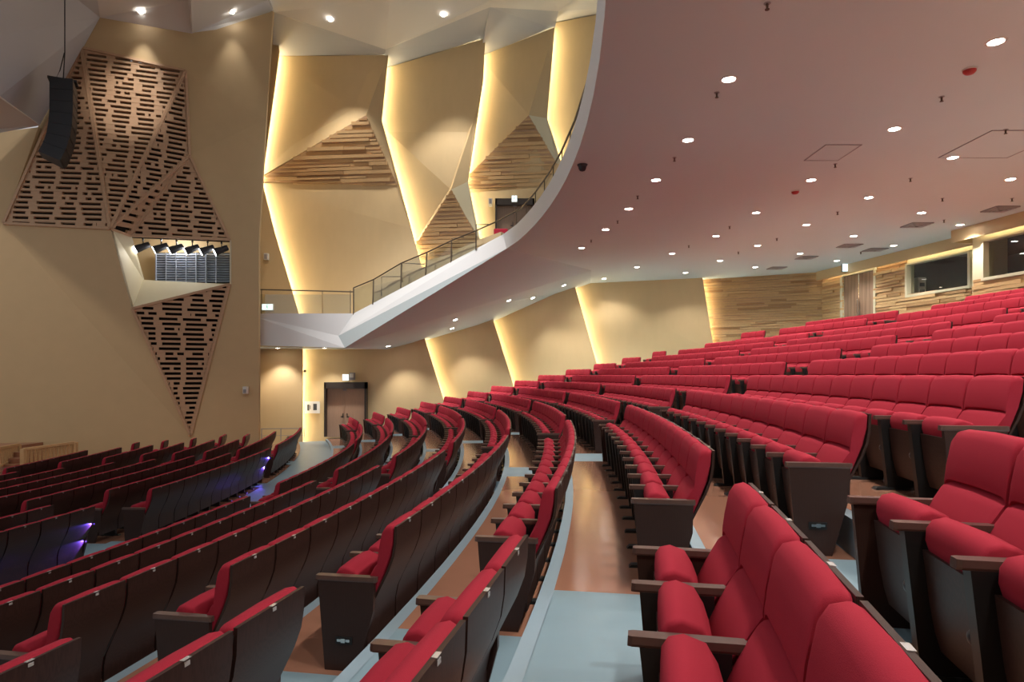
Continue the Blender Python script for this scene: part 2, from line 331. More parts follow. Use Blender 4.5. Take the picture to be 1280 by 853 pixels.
def build_seats():
    rest = []
    for s in SEATS:
        r = s['row']
        if s['id'] not in INDIV: rest.append(s); continue
        e = empty('theatre_seat', s['loc'], s['th'])
        if r.zone == 'upper':
            lab = '%s tip-up seat, %s from near end, %s, %s row above cross-aisle' % ('red', ORD[s['i'] + 1], BLK[s['b']], ORD[r.k + 7])
        else:
            lab = 'dark-backed seat, %s from near end, %s, %s row below cross-aisle' % (ORD[s['i'] + 1], BLK[s['b']], ORD[r.k])
        tag(e, lab, 'theatre seat', 'red seats on the raked tiers' if r.zone == 'upper' else 'seats on the lower floor')
        for nm, mk, dy, sg in seat_parts(s):
            o = bpy.data.objects.new(nm, SM[mk]); COL.objects.link(o); o.parent = e
            o.location = (0, dy * s['sy'], 0); o.scale = (1, sg * (s['sy'] if abs(dy) < 1e-6 and mk != 'number_plate' else 1), 1)
    if rest:
        b = MB()
        for s in rest:
            M = Matrix.Translation(s['loc']) @ Matrix.Rotation(s['th'], 4, 'Z')
            for nm, mk, dy, sg in seat_parts(s):
                if mk in ('number_plate', 'pivot_knob', 'aisle_light'): continue
                me = SM[mk]
                T = M @ Matrix.Translation((0, dy * s['sy'], 0)) @ Matrix.Diagonal((1, sg * (s['sy'] if abs(dy) < 1e-6 else 1), 1, 1))
                for mi, m in enumerate(me.materials):
                    pass
                o = len(b.v); b.v += [T @ v.co for v in me.vertices]
                ids = [b.mi(m) for m in me.materials]
                for p in me.polygons: b.f.append([o + k for k in p.vertices]); b.m.append(ids[p.material_index])
        ob = b.build('theatre_seats', smooth=True)
        tag(ob, 'remaining red seats in the distant rows of the auditorium', 'theatre seats', kind='stuff')
build_seats()

# ------------------------------------------------------------------ raked floor
def arcpt(R, s, z):
    return Vector((CX + R * math.cos(s / R), CY + R * math.sin(s / R), z))
def ring(b, Ra, Rb, z, s0, s1, m, zb=None, n=None):
    # a curved slab: top face, front riser and the drop behind
    n = n or max(1, int(abs(s1 - s0) / 0.9))
    ss = [s0 + (s1 - s0) * i / n for i in range(n + 1)]
    for a, c in zip(ss, ss[1:]):
        A = Ra; th0, th1 = a / R0, c / R0
        p = [Vector((CX + R * math.cos(t), CY + R * math.sin(t), z)) for R, t in ((Ra, th0), (Rb, th0), (Rb, th1), (Ra, th1))]
        b.add(p, [[0, 1, 2, 3]], m)
        if zb is not None:
            q = [Vector((v.x, v.y, zb)) for v in p]
            b.add([p[0], p[3], q[3], q[0]], [[0, 1, 2, 3]], RISER)
UP = [r for r in ROWS if r.zone == 'upper']
fl = MB()
for i, r in enumerate(UP):
    back = UP[i + 1].front if i + 1 < len(UP) else r.R + 3.2
    zb = UP[i - 1].z if i else -3.11 + ZC
    f = r.front
    S0, S1 = -19.5, 20.6
    edges = [S0]
    for bn, a, c, n in r.blocks: edges += [(a - (0.1 if bn != 'N' else 0)) * R0 / r.R, (c - (0.2 if bn == 'N' else 0)) * R0 / r.R]
    edges.append(S1)
    ring(fl, f, f + 0.095, r.z, S0, S1, NOSE, zb - 0.02)
    for j in range(len(edges) - 1):
        a, c = edges[j], edges[j + 1]
        isblock = j % 2 == 1
        if j == 0: isblock = True
        ring(fl, f + 0.095, back, r.z, a, c, BROWN if isblock else BLUE)
struct(fl.build('floor'), 'stepped brown vinyl floor of the raked seating with blue-grey aisles', 'floor')
b = MB()
ring(b, 46.72, UP[0].front, -3.11 + ZC, -21, 20.6, BLUE)
LO = [r for r in ROWS if r.zone == 'lower']
ring(b, 46.0, 46.72, LO[0].z, -21, 20.6, BROWN)
for i, r in enumerate(LO[1:]):
    ring(b, r.R - 0.81, r.R + 0.08, r.z, -21, 20.6, BROWN, r.z - 0.05)
ring(b, 22, LO[-1].R - 0.81, LO[-1].z - 0.04, -21, 20.6, BROWN)
for s0, s1 in ((-2.85, -1.3), (4.6, 5.3), (9.2, 10.2)):
    for r in LO:
        ring(b, r.R - 0.8, r.R + 0.07, r.z + 0.012, s0 * R0 / r.R, s1 * R0 / r.R, BLUE)
struct(b.build('floor'), 'blue-grey cross-aisle and lower floor below the raked seating', 'floor')

# ------------------------------------------------------------------ far side wall under the balcony
YL, YR = 34.0, 33.3        # recessed left edge and proud right edge of each shingled wall panel
def cove(pts, name_label, y=33.72, du=-4.5, r=0.03):
    b = MB(); b.tube([P(u + du, v, y) for u, v in pts], r, LED, 6)
    return tag(b.build('cove_light'), name_label, 'cove light', 'cove lights between the wall panels')
def panel(name, faces, label, thick=0.09, extra=None):
    b = MB()
    for m, pts in faces:
        b.slab([P(*p) for p in pts], (0, thick, 0), m)
    if extra: extra(b)
    return struct(b.build(name), label, 'wall panel')
LB = [[(378, 425), (378, 560)], [(530, 424), (557, 508), (580, 583)], [(616, 401), (642, 482), (665, 553)], [(717, 356), (746, 455), (765, 520)], [(877, 344), (893, 440), (905, 512)]]
panel('wall_panel', [(GOLD2, [(296, 428, YR), (378, 425, YR), (378, 562, YR), (296, 562, YR)])], 'gold wall panel under the bridge beside the exit door, closest to stage')
def lower_panel(i, top0, top1, label):
    L, Rr = LB[i], LB[i + 1]
    pl = [(u - 8, v, YL) for u, v in L]; pr = [(u, v, YR) for u, v in Rr]
    yr = YR if i < 3 else 31.75
    pr = [(u, v, yr) for u, v in Rr]
    pl[0] = (L[0][0] - 8, top0, YL); pr[0] = (Rr[0][0], top1, yr)
    pl[-1] = (pl[-1][0], 585, YL); pr[-1] = (pr[-1][0], 585, yr)
    panel('wall_panel', [(GOLD, pl + pr[::-1])], label)
lower_panel(0, 432, 421, 'gold wall panel around the brown double door under the balcony')
lower_panel(1, 421, 398, 'gold leaning wall panel just right of the lower double door')
lower_panel(2, 398, 352, 'gold leaning wall panel at the middle of the under-balcony side wall')
lower_panel(3, 352, 340, 'wide gold wall panel meeting the timber strip wall')
names = ['by the exit door', 'second from the exit door', 'third from the exit door', 'fourth from the exit door', 'beside the timber strip wall']
for i, L in enumerate(LB): cove(L, 'warm vertical cove light strip under the balcony ' + names[i], y=33.72 if i < 4 else 32.05)
b = MB(); b.slab([Vector((-14.5, 34.5, 0)), Vector((13, 34.5, 0)), Vector((13, 34.5, 24)), Vector((-14.5, 34.5, 24))], (0, 0.2, 0), GOLD2)
struct(b.build('wall_far'), 'plain backing wall seen in the glowing gaps between gold panels', 'wall')

# stacked timber strips -------------------------------------------------------
def inside_interval(poly, h):      # poly: list of (a, h); interval of a at height h
    xs = []
    for (a0, h0), (a1, h1) in zip(poly, poly[1:] + poly[:1]):
        if (h0 <= h < h1) or (h1 <= h < h0): xs.append(a0 + (a1 - a0) * (h - h0) / (h1 - h0))
    xs.sort(); return xs
def strip_wall(b, O, A, Hh, N, poly, rowh, lmin, lmax, dmax, m, gap=0.012, back=DARKBACK):
    # O origin, A and Hh unit axes in the plane, N outward normal, poly in plane coordinates
    hs = [p[1] for p in poly]; h = min(hs)
    b.slab([O + A * a + Hh * hh for a, hh in poly], -N * 0.05, OAK2)
    while h < max(hs) - 0.02:
        xs = inside_interval(poly, h + rowh * 0.5)
        for j in range(0, len(xs) - 1, 2):
            a, e = xs[j], xs[j + 1]; x = a
            while x < e - 0.02:
                L = random.uniform(lmin, lmax); x2 = min(e, x + L); d = random.uniform(0.012, dmax)
                g2 = gap * random.choice((0.3, 0.6, 1.0, 2.2))
                q = [O + A * x + Hh * (h + gap * 0.3), O + A * x2 + Hh * (h + gap * 0.3), O + A * x2 + Hh * (h + rowh - g2), O + A * x + Hh * (h + rowh - g2)]
                b.hexa(q, [p + N * d for p in q], random.choice((m, m, m, OAKD)))
                x = x2 + 0.006
        h += rowh
def plane_basis(pts):
    o = pts[0]; n = (pts[1] - pts[0]).cross(pts[2] - pts[0]).normalized()
    if n.y > 0: n = -n
    hz = Vector((0, 0, 1)); a = hz.cross(n).normalized()
    if a.x < 0: a = -a
    hh = n.cross(a).normalized()
    if hh.z < 0: hh = -hh
    return o, a, hh, n
def on_plane(pts):
    o, a, hh, n = plane_basis(pts)
    return o, a, hh, n, [((p - o).dot(a), (p - o).dot(hh)) for p in pts]

# timber wall at the far back corner and the back wall with door and booth windows
ZT = 4.7 + ZC
b = MB(); pts = [Vector((8.9, 32.25, 0.2 + ZC)), Vector((14.4, 29.95, 0.2 + ZC)), Vector((14.4, 29.95, ZT)), Vector((9.3, 32.1, ZT))]
# left edge leans along the cove line
pts[0] = P(898, 512, 32.6); pts[3] = P(868, 340, 32.5)
o_, a_, h_, n_, pl_ = on_plane([pts[1], pts[2], pts[3], pts[0]])
strip_wall(b, o_, a_, h_, n_, pl_, 0.115, 0.5, 2.4, 0.11, OAK, gap=0.018)
struct(b.build('wall_timber'), 'wall of stacked oak strips in the far back corner', 'wall')

def bw(y, seg, x_off=0.0):      # x of the back wall at depth y
    return (14.65 + 0.1667 * (27.3 - y) if seg == 1 else 14.68 + 0.14 * (21.3 - y)) + x_off
def bwpt(y, z, seg, off=0.0): return Vector((bw(y, seg, off), y, z + ZC))
def strip_region(b, y0, y1, z0, z1, seg):      # y0 > y1
    p = [bwpt(y0, z0, seg), bwpt(y1, z0, seg), bwpt(y1, z1, seg), bwpt(y0, z1, seg)]
    a = (p[1] - p[0]).normalized(); hh = Vector((0, 0, 1)); n = a.cross(hh)
    if n.x > 0: n = -n
    L = (p[1] - p[0]).length
    strip_wall(b, p[0], a, hh, n, [(0, 0), (L, 0), (L, z1 - z0), (0, z1 - z0)], 0.12, 0.4, 1.9, 0.10, OAK, gap=0.018)
b = MB()
DY0, DY1, DZ = 28.55, 26.65, 4.27
W1Y0, W1Y1, WZ0, WZ1 = 24.95, 22.1, 3.03, 4.2
strip_region(b, 29.95, DY0, 0.9, 4.69, 1); strip_region(b, DY0, DY1, DZ, 4.69, 1); strip_region(b, DY1, W1Y0, 0.9, 4.69, 1)
strip_region(b, W1Y0, W1Y1, 0.9, WZ0, 1)
b.slab([bwpt(W1Y0, WZ1, 1), bwpt(W1Y1, WZ1, 1), bwpt(W1Y1, 4.69, 1), bwpt(W1Y0, 4.69, 1)], (0.1, 0, 0), CREAM)
b.slab([bwpt(W1Y1, 0.9, 1), bwpt(20.93, 0.9, 1), bwpt(20.93, 4.69, 1), bwpt(W1Y1, 4.69, 1)], (0.1, 0, 0), CREAM)
strip_region(b, 20.93, 8.0, 0.9, WZ0, 2)
b.slab([bwpt(20.93, WZ1, 2), bwpt(8, WZ1, 2), bwpt(8, 4.69, 2), bwpt(20.93, 4.69, 2)], (0.1, 0, 0), CREAM)
b.slab([bwpt(20.93, WZ0, 2), bwpt(20.55, WZ0, 2), bwpt(20.55, WZ1, 2), bwpt(20.93, WZ1, 2)], (0.1, 0, 0), CREAM)
b.slab([bwpt(20.93, 0.9, 2), bwpt(20.93, 0.9, 1), bwpt(20.93, 4.69, 1), bwpt(20.93, 4.69, 2)], (0, 0.06, 0), CREAM)
struct(b.build('wall_back'), 'stepped back wall clad in oak strips below the booth windows', 'wall')
# door in the back wall
def quadY(y0, y1, z0, z1, seg, off): return [bwpt(y0, z0, seg, off), bwpt(y1, z0, seg, off), bwpt(y1, z1, seg, off), bwpt(y0, z1, seg, off)]
e = MB()
for (y0, y1, z0, z1) in ((DY0 + 0.12, DY0, 0.9, DZ + 0.1), (DY1, DY1 - 0.12, 0.9, DZ + 0.1), (DY0, DY1, DZ, DZ + 0.1)):
    e.slab(quadY(y0, y1, z0, z1, 1, -0.09), (0.2, 0, 0), FRAME)
dr = struct(e.build('door_1'), 'walnut double door in the oak strip back wall', 'door')
ym = (DY0 + DY1) / 2
for y0, y1 in ((DY0, ym + 0.012), (ym - 0.012, DY1)):
    e = MB(); e.slab(quadY(y0, y1, 1.0, DZ, 1, 0.02), (0.06, 0, 0), DOORW2); lf = e.build('door_leaf', dr)
    e = MB(); yy = ym + (0.07 if y0 == DY0 else -0.07); e.bar(bwpt(yy, 2.0, 1, -0.05), bwpt(yy, 3.2, 1, -0.05), 0.03, 0.03, CHROME); 
    for z in (2.1, 3.1): e.bar(bwpt(yy, z, 1, -0.05), bwpt(yy, z, 1, 0.03), 0.02, 0.02, CHROME)
    h = e.build('door_handle', dr)
e = MB(); e.slab(quadY(ym + 0.03, ym - 0.03, 1.0, DZ, 1, -0.012), (0.03, 0, 0), CHROME); e.build('door_edge_strip', dr)
# booth windows
def booth(y0, y1, seg, nm, label):
    e = MB(); t = 0.09
    for q in (quadY(y0, y0 - t, WZ0, WZ1, seg, -0.1), quadY(y1 + t, y1, WZ0, WZ1, seg, -0.1), quadY(y0, y1, WZ0 - t, WZ0, seg, -0.1), quadY(y0, y1, WZ1 - 0.04, WZ1 + 0.02, seg, -0.1)):
        e.slab(q, (0.28, 0, 0), FRAME)
    w = struct(e.build(nm), label, 'window')
    e = MB(); e.slab(quadY(y0 - t, y1 + t, WZ0, WZ1 - 0.04, seg, 0.08), (0.012, 0, 0), GLASS); e.build('pane', w)
booth(W1Y0, W1Y1, 1, 'window_1', 'dark projection booth window beside the back door, cream frame')
booth(20.55, 14.0, 2, 'window_2', 'dark projection booth window at the frame edge with red glow inside')
# dark booth behind the glass
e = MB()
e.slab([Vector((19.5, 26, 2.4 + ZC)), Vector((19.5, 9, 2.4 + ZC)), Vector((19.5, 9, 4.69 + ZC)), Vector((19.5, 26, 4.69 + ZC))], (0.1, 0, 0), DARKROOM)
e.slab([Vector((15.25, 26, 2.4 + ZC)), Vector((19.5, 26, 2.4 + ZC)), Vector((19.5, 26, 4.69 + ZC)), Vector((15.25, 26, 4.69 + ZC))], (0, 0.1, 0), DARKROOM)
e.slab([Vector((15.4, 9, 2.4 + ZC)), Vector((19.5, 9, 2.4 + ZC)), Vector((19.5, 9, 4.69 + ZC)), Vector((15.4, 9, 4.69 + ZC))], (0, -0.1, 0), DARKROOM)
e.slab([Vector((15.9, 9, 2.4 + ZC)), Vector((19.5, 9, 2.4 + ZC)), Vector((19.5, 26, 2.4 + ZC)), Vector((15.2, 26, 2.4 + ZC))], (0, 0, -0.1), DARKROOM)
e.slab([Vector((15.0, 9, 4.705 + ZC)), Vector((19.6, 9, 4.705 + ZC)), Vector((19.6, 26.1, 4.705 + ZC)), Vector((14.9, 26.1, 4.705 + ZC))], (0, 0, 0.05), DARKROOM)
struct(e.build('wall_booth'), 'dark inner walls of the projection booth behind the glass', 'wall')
rk = empty('equipment_rack', (15.75, 25.45, 2.4 + ZC))
tag(rk, 'pale equipment rack inside the booth behind the window glass', 'equipment rack')
e = MB(); e.box(15.6, 15.9, 25.2, 25.6, 2.42 + ZC, 3.75 + ZC, PLAST); e.build('cabinet', rk)
e = MB(); 
for z in (2.9, 3.15, 3.4): e.box(15.66, 15.84, 25.18, 25.2, z + ZC, z + 0.14 + ZC, INK)
e.build('control_panel', rk)
e = MB(); e.box(18.6, 18.66, 21.2, 21.95, 4.35 + ZC, 4.55 + ZC, REDL); tag(e.build('lit_sign'), 'small red glowing sign inside the booth behind the window', 'sign')
# bulkheads that hide the booth cove lamps
b = MB()
b.slab([bwpt(29.9, 4.3, 1, -0.35), bwpt(21.35, 4.3, 1, -0.35), bwpt(21.35, 4.72, 1, -0.35), bwpt(29.9, 4.72, 1, -0.35)], (0.05, 0, 0), GOLD2)
b.slab([bwpt(21.35, 4.3, 2, -0.35), bwpt(8.0, 4.3, 2, -0.35), bwpt(8.0, 4.72, 2, -0.35), bwpt(21.35, 4.72, 2, -0.35)], (0.05, 0, 0), GOLD2)
b.slab([bwpt(21.35, 4.3, 2, -0.35), bwpt(21.35, 4.3, 1, -0.3), bwpt(21.35, 4.72, 1, -0.3), bwpt(21.35, 4.72, 2, -0.35)], (0, 0.05, 0), GOLD2)
struct(b.build('trim_1'), 'brown bulkhead under the soffit along the back wall', 'bulkhead')
for y0, y1, seg, lb in ((29.6, 21.5, 1, 'warm cove light above the back door and first booth window'), (20.6, 9.0, 2, 'warm cove light above the booth window at the frame edge')):
    e = MB(); e.tube([bwpt(y0, 4.55, seg, -0.13), bwpt(y1, 4.55, seg, -0.13)], 0.03, LEDW, 6); tag(e.build('cove_light'), lb, 'cove light', 'cove lights over the booth')

b = MB(); b.slab([Vector((-14.5, -6.6, 0)), Vector((17, -6.6, 0)), Vector((17, -6.6, 24)), Vector((-14.5, -6.6, 24))], (0, -0.2, 0), GOLD)
struct(b.build('wall_near'), 'plain gold side wall behind the camera', 'wall')
# ------------------------------------------------------------------ balcony
AC = Vector((1.4 - 45.0, 12.7))
def fas(y, z, off=0.0):
    R = 45.0 + off; return Vector((AC.x + math.sqrt(R * R - (y - AC.y) ** 2), y, z + ZC))
P1 = Vector((-0.2, 24.4, ZT)); TA = P(423, 420, 29.3); TB = P(431, 435, 29.1); KB = Vector((3.55, 29.4, ZT)); P1t = P(629, 293, 24.68); TT = P(442, 392, 29.2)
bal = MB()
ys = [-7 + i * 1.2 for i in range(26)] + [24.4]
lower = [fas(y, 4.7) for y in ys]; upper = [fas(y, 5.27, -0.06) for y in ys]
lower[-1] = P1; upper[-1] = P1t
for i in range(len(ys) - 1):
    bal.add([lower[i], lower[i + 1], Vector((16.5, ys[i + 1], ZT)), Vector((16.5, ys[i], ZT))], [[0, 1, 2, 3]], SOFFIT)
    bal.add([lower[i], lower[i + 1], upper[i + 1], upper[i]], [[0, 1, 2, 3]], WHITE)
    a, c = upper[i] + Vector((0.35, 0, 0)), upper[i + 1] + Vector((0.35, 0, 0))
    bal.add([upper[i], upper[i + 1], c, a], [[0, 1, 2, 3]], WHITE)
    bal.add([a, c, Vector((16.5, c.y, c.z - 0.25)), Vector((16.5, a.y, a.z - 0.25))], [[0, 1, 2, 3]], GREYPL)
bal.add([P1, KB, Vector((16.5, 29.4, ZT)), Vector((16.5, 24.4, ZT))], [[0, 1, 2, 3]], SOFFIT)
bal.add([KB, Vector((4.1, 34.4, ZT)), Vector((16.5, 34.4, ZT)), Vector((16.5, 29.4, ZT))], [[0, 1, 2, 3]], SOFFIT)
bal.add([P1, TA, TB, KB], [[0, 1, 2, 3]], SOFFIT)
# sloping strip by the side wall
SW = [(-14.5, 1.33), (-6.2, 1.33), (-4.5, 1.75), (-1.05, 2.68), (3.1, 4.4), (4.1, 4.7)]
sw = [Vector((x, 34.4, z + ZC)) for x, z in SW]
inn = [Vector((-14.5, 29.4, 1.32 + ZC)), TB] + [TB.lerp(KB, t) for t in (0.22, 0.5, 0.86, 1.0)]
for i in range(5): bal.add([inn[i], inn[i + 1], sw[i + 1], sw[i]], [[0, 1, 2], [0, 2, 3]], SOFFIT)
# bright parapet of the arm and the bridge in front of the side wall
bal.add([P1, P1t, TT, TA], [[1, 2, 3], [1, 3, 0]], WHITE)
B0, B1_, B2_ = P(318, 392, 29.4), P(318, 396, 29.4), P(318, 432, 29.4)
bal.add([B0, TT, TA, B1_], [[0, 1, 2], [0, 2, 3]], WHITE)
bal.add([B1_, TA, TB, B2_], [[0, 1, 2], [0, 2, 3]], WHITE)
bal.add([B0, TT, Vector((TT.x, 34.4, TT.z)), Vector((B0.x, 34.4, B0.z))], [[0, 1, 2, 3]], WHITE)
bal.add([TT, P1t, Vector((3.0, 34.4, P1t.z)), Vector((TT.x, 34.4, TT.z))], [[0, 1, 2], [0, 2, 3]], GREYPL)
struct(bal.build('balcony'), 'white plaster balcony with curved fascia, flat soffit and sloping side arm', 'balcony')
# stepped cream knee walls behind the arm parapet
kb = MB()
base = [(442, 392, 29.2), (466, 379, 28.5), (501, 360.5, 27.7), (532, 344, 26.9), (564, 327, 26.1), (595, 311, 25.3), (629, 293, 24.6)]
tops = [(466, 358, 501, 349), (501, 341, 532, 333.5), (532, 326, 564, 318), (564, 314, 595, 303), (595, 301, 626, 290)]
for (u0, t0, u1, t1), p, q in zip(tops, base[1:], base[2:]):
    d0, d1 = p[2] + 0.75, q[2] + 0.75
    kb.slab([P(u0, t0, d0), P(u1, t1, d1), P(u1, q[1] + 2, d1), P(u0, p[1] + 2, d0)], (0.12, 0.2, 0), GOLD2)
struct(kb.build('trim_2'), 'stepped tan knee walls rising behind the arm railing', 'knee wall')
# railings
rl = empty('balcony_railing', TT)
tag(rl, 'bronze handrail on thin posts climbing along the white balcony arm', 'railing')
hp = [(442, 360, 29.2), (467, 349.6, 28.5), (501.7, 329, 27.7), (533.6, 315.7, 26.9), (564.5, 300.8, 26.1), (595, 288.5, 25.3), (621, 277, 24.7)]
hr = [P(*p) for p in hp] + [fas(y, 5.83, 0.1) for y in (23.0, 21, 19, 17, 15, 13, 11, 9, 7, 5)]
e = MB(); e.tube(hr, 0.028, BRONZE, 6); e.build('handrail', rl)
base = [(442, 392, 29.2), (466, 379, 28.5), (501, 360.5, 27.7), (532, 344, 26.9), (564, 327, 26.1), (595, 311, 25.3)]
for p, q in zip(hp, base):
    e = MB(); e.bar(P(*p), P(q[0], q[1] + 2, q[2]), 0.05, 0.05, BRONZE); e.build('post', rl)
for y in (23.6, 22.2, 20.9, 19.6, 18.3, 17.0, 15.7, 14.4, 13.1, 11.8):
    e = MB(); e.bar(fas(y, 5.83, 0.1), fas(y, 5.25, 0.1), 0.03, 0.03, BRONZE); e.build('post', rl)
for a, c, q, d in zip(hp[:-1], hp[1:-1], base[:-1], base[1:]):
    e = MB(); e.slab([P(*a) - Vector((0, 0, .06)), P(*c) - Vector((0, 0, .06)), P(*d), P(*q)], (0.01, 0.012, 0), GLASS); e.build('pane', rl)
rl = empty('bridge_railing', P(384, 392, 29.4))
tag(rl, 'glass railing with thin top rail on the bridge left of the arm', 'railing')
e = MB(); e.tube([P(319, 362, 29.4), P(385, 363.5, 29.35), P(441, 365, 29.3)], 0.03, BRONZE, 6); e.build('handrail', rl)
for u in (327, 403, 438):
    e = MB(); e.bar(P(u, 363, 29.38), P(u, 393, 29.38), 0.025, 0.025, BRONZE); e.build('post', rl)
for u0, u1 in ((320, 402), (404, 439)):
    e = MB(); e.slab([P(u0, 368, 29.38), P(u1, 368.5, 29.36), P(u1, 392, 29.36), P(u0, 392, 29.38)], (0, 0.012, 0), GLASS); e.build('pane', rl)
for i, (u, v, y, w) in enumerate(((405, 440, 29, 35),)): pass
# rows of raised-step rails inside the arm
e = MB()
for (u0, v0, u1, v1, y) in ((477, 346, 501, 346, 28.0), (503, 329, 531, 330.5, 27.2), (565, 298, 580, 296.5, 26.0), (595, 281, 611, 280.5, 25.2)):
    e.tube([P(u0, v0 + 24, y + .4), P(u0, v0, y + 0.4), P(u1, v1, y + 0.4)], 0.02, BRONZE, 6)
tag(e.build('step_rail'), 'thin bronze guard rails on the steps behind the arm parapet', 'railing')

# ------------------------------------------------------------------ upper side wall
def zz(pts, y, du=0): return [(u + du, v, y) for u, v in pts]
Y0, Y1 = 34.0, 33.2
L1 = [(349, 64), (327, 227), (343, 291), (374, 395)]
L2 = [(485, 70), (477, 150), (514, 286), (530, 345)]
L3 = [(606.5, 48), (604, 100), (585, 227), (600, 300)]
L4 = [(693.5, 34), (684, 148), (702, 205)]
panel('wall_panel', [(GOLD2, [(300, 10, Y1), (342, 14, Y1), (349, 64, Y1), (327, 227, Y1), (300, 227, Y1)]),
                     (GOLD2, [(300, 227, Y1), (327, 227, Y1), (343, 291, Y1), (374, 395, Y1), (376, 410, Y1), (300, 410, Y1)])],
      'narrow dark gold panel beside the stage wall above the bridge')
def strips(pts):
    def f(b):
        o, a, hh, n, pl = on_plane([P(*p) for p in pts])
        strip_wall(b, o, a, hh, n, pl, 0.2, 0.8, 2.6, 0.15, OAK, gap=0.045)
    return f
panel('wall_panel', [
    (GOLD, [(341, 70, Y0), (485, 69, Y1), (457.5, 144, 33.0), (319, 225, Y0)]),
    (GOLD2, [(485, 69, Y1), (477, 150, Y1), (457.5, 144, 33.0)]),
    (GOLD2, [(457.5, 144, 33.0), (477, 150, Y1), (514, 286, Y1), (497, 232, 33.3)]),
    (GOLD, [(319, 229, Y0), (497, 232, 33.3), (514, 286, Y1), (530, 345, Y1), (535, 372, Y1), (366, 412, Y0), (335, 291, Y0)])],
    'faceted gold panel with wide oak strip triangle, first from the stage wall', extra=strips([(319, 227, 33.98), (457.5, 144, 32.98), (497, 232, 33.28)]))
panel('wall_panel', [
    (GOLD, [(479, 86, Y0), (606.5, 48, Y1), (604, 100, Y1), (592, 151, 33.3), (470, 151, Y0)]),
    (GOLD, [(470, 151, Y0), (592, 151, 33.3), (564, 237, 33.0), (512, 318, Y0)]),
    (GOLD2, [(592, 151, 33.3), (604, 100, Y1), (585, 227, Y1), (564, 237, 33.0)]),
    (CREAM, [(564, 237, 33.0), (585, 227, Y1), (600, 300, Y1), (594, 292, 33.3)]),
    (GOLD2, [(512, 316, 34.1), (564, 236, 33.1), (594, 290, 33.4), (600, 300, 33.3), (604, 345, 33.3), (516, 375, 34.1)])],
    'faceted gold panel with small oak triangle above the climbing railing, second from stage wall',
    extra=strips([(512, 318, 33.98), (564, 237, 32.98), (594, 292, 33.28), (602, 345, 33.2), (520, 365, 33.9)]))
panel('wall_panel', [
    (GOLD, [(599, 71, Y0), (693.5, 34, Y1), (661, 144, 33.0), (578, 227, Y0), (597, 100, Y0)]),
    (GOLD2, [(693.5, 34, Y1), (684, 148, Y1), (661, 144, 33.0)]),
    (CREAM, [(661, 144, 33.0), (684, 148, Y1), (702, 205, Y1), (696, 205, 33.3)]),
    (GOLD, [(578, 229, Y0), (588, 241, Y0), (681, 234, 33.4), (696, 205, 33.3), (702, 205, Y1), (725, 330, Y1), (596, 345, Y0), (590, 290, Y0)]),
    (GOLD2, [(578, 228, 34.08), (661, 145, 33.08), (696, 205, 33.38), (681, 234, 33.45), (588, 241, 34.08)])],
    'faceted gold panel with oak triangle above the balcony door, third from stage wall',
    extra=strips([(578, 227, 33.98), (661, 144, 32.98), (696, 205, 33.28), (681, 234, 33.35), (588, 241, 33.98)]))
panel('wall_panel', [(GOLD, [(686, 30, Y0), (790, 10, Y1), (790, 330, Y1), (719, 330, Y0), (694, 205, Y0), (677, 148, Y0)])],
      'gold wall panel at the balcony edge, fourth from stage wall')
for L, nm in ((L1, 'beside the stage wall, above the bridge'), (L2, 'between the first and second faceted panels'), (L3, 'between second and third faceted panels'), (L4, 'at the balcony edge')):
    cove(L, 'warm zigzag cove light strip on the upper wall ' + nm, y=33.68, r=0.04)

# door, exit sign and speaker on the upper wall
def door_set(name, label, u0, u1, v0, v1, y, yf):
    e = MB(); du = 2.0
    for q in ((u0 - du, u0, v0 - 8, v1), (u1, u1 + du, v0 - 8, v1), (u0 - du, u1 + du, v0 - 8, v0)):
        e.slab([P(q[0], q[3], yf), P(q[1], q[3], yf), P(q[1], q[2], yf), P(q[0], q[2], yf)], (0, y - yf + 0.3, 0), DOORD)
    d = struct(e.build(name), label, 'door'); um = (u0 + u1) / 2
    for a, c in ((u0, um - 0.15), (um + 0.15, u1)):
        e = MB(); e.slab([P(a, v1, y), P(c, v1, y), P(c, v0, y), P(a, v0, y)], (0, 0.06, 0), DOORW if name == 'door_2' else DOORW2); e.build('door_leaf', d)
        s = -1 if a == u0 else 1; uh = um + s * 2.6; vm = v0 + (v1 - v0) * 0.56
        e = MB(); e.bar(P(uh, vm - 3, y - 0.03), P(uh, vm + 2.5, y - 0.03), 0.05, 0.03, BLACK); e.bar(P(uh - 0.4, vm + 1.6, y - 0.06), P(uh + s * 2.6, vm + 1.6, y - 0.06), 0.03, 0.05, BLACK)
        e.build('door_handle', d)
    e = MB(); e.box(P(um, 0, y).x - 0.09, P(um, 0, y).x + 0.09, y - 0.05, y, P(0, v0 + 2.5, y).z, P(0, v0 + 0.6, y).z, GREYPL); e.build('door_closer', d)
    return d
door_set('door_2', 'brown wooden double door in the lower side wall, dark frame standing for a shaded recess', 407, 455.5, 486, 546.5, 33.55, 33.25)
door_set('door_3', 'brown double door on the upper wall behind the balcony railing', 621, 666, 256, 300, 33.4, 33.15)
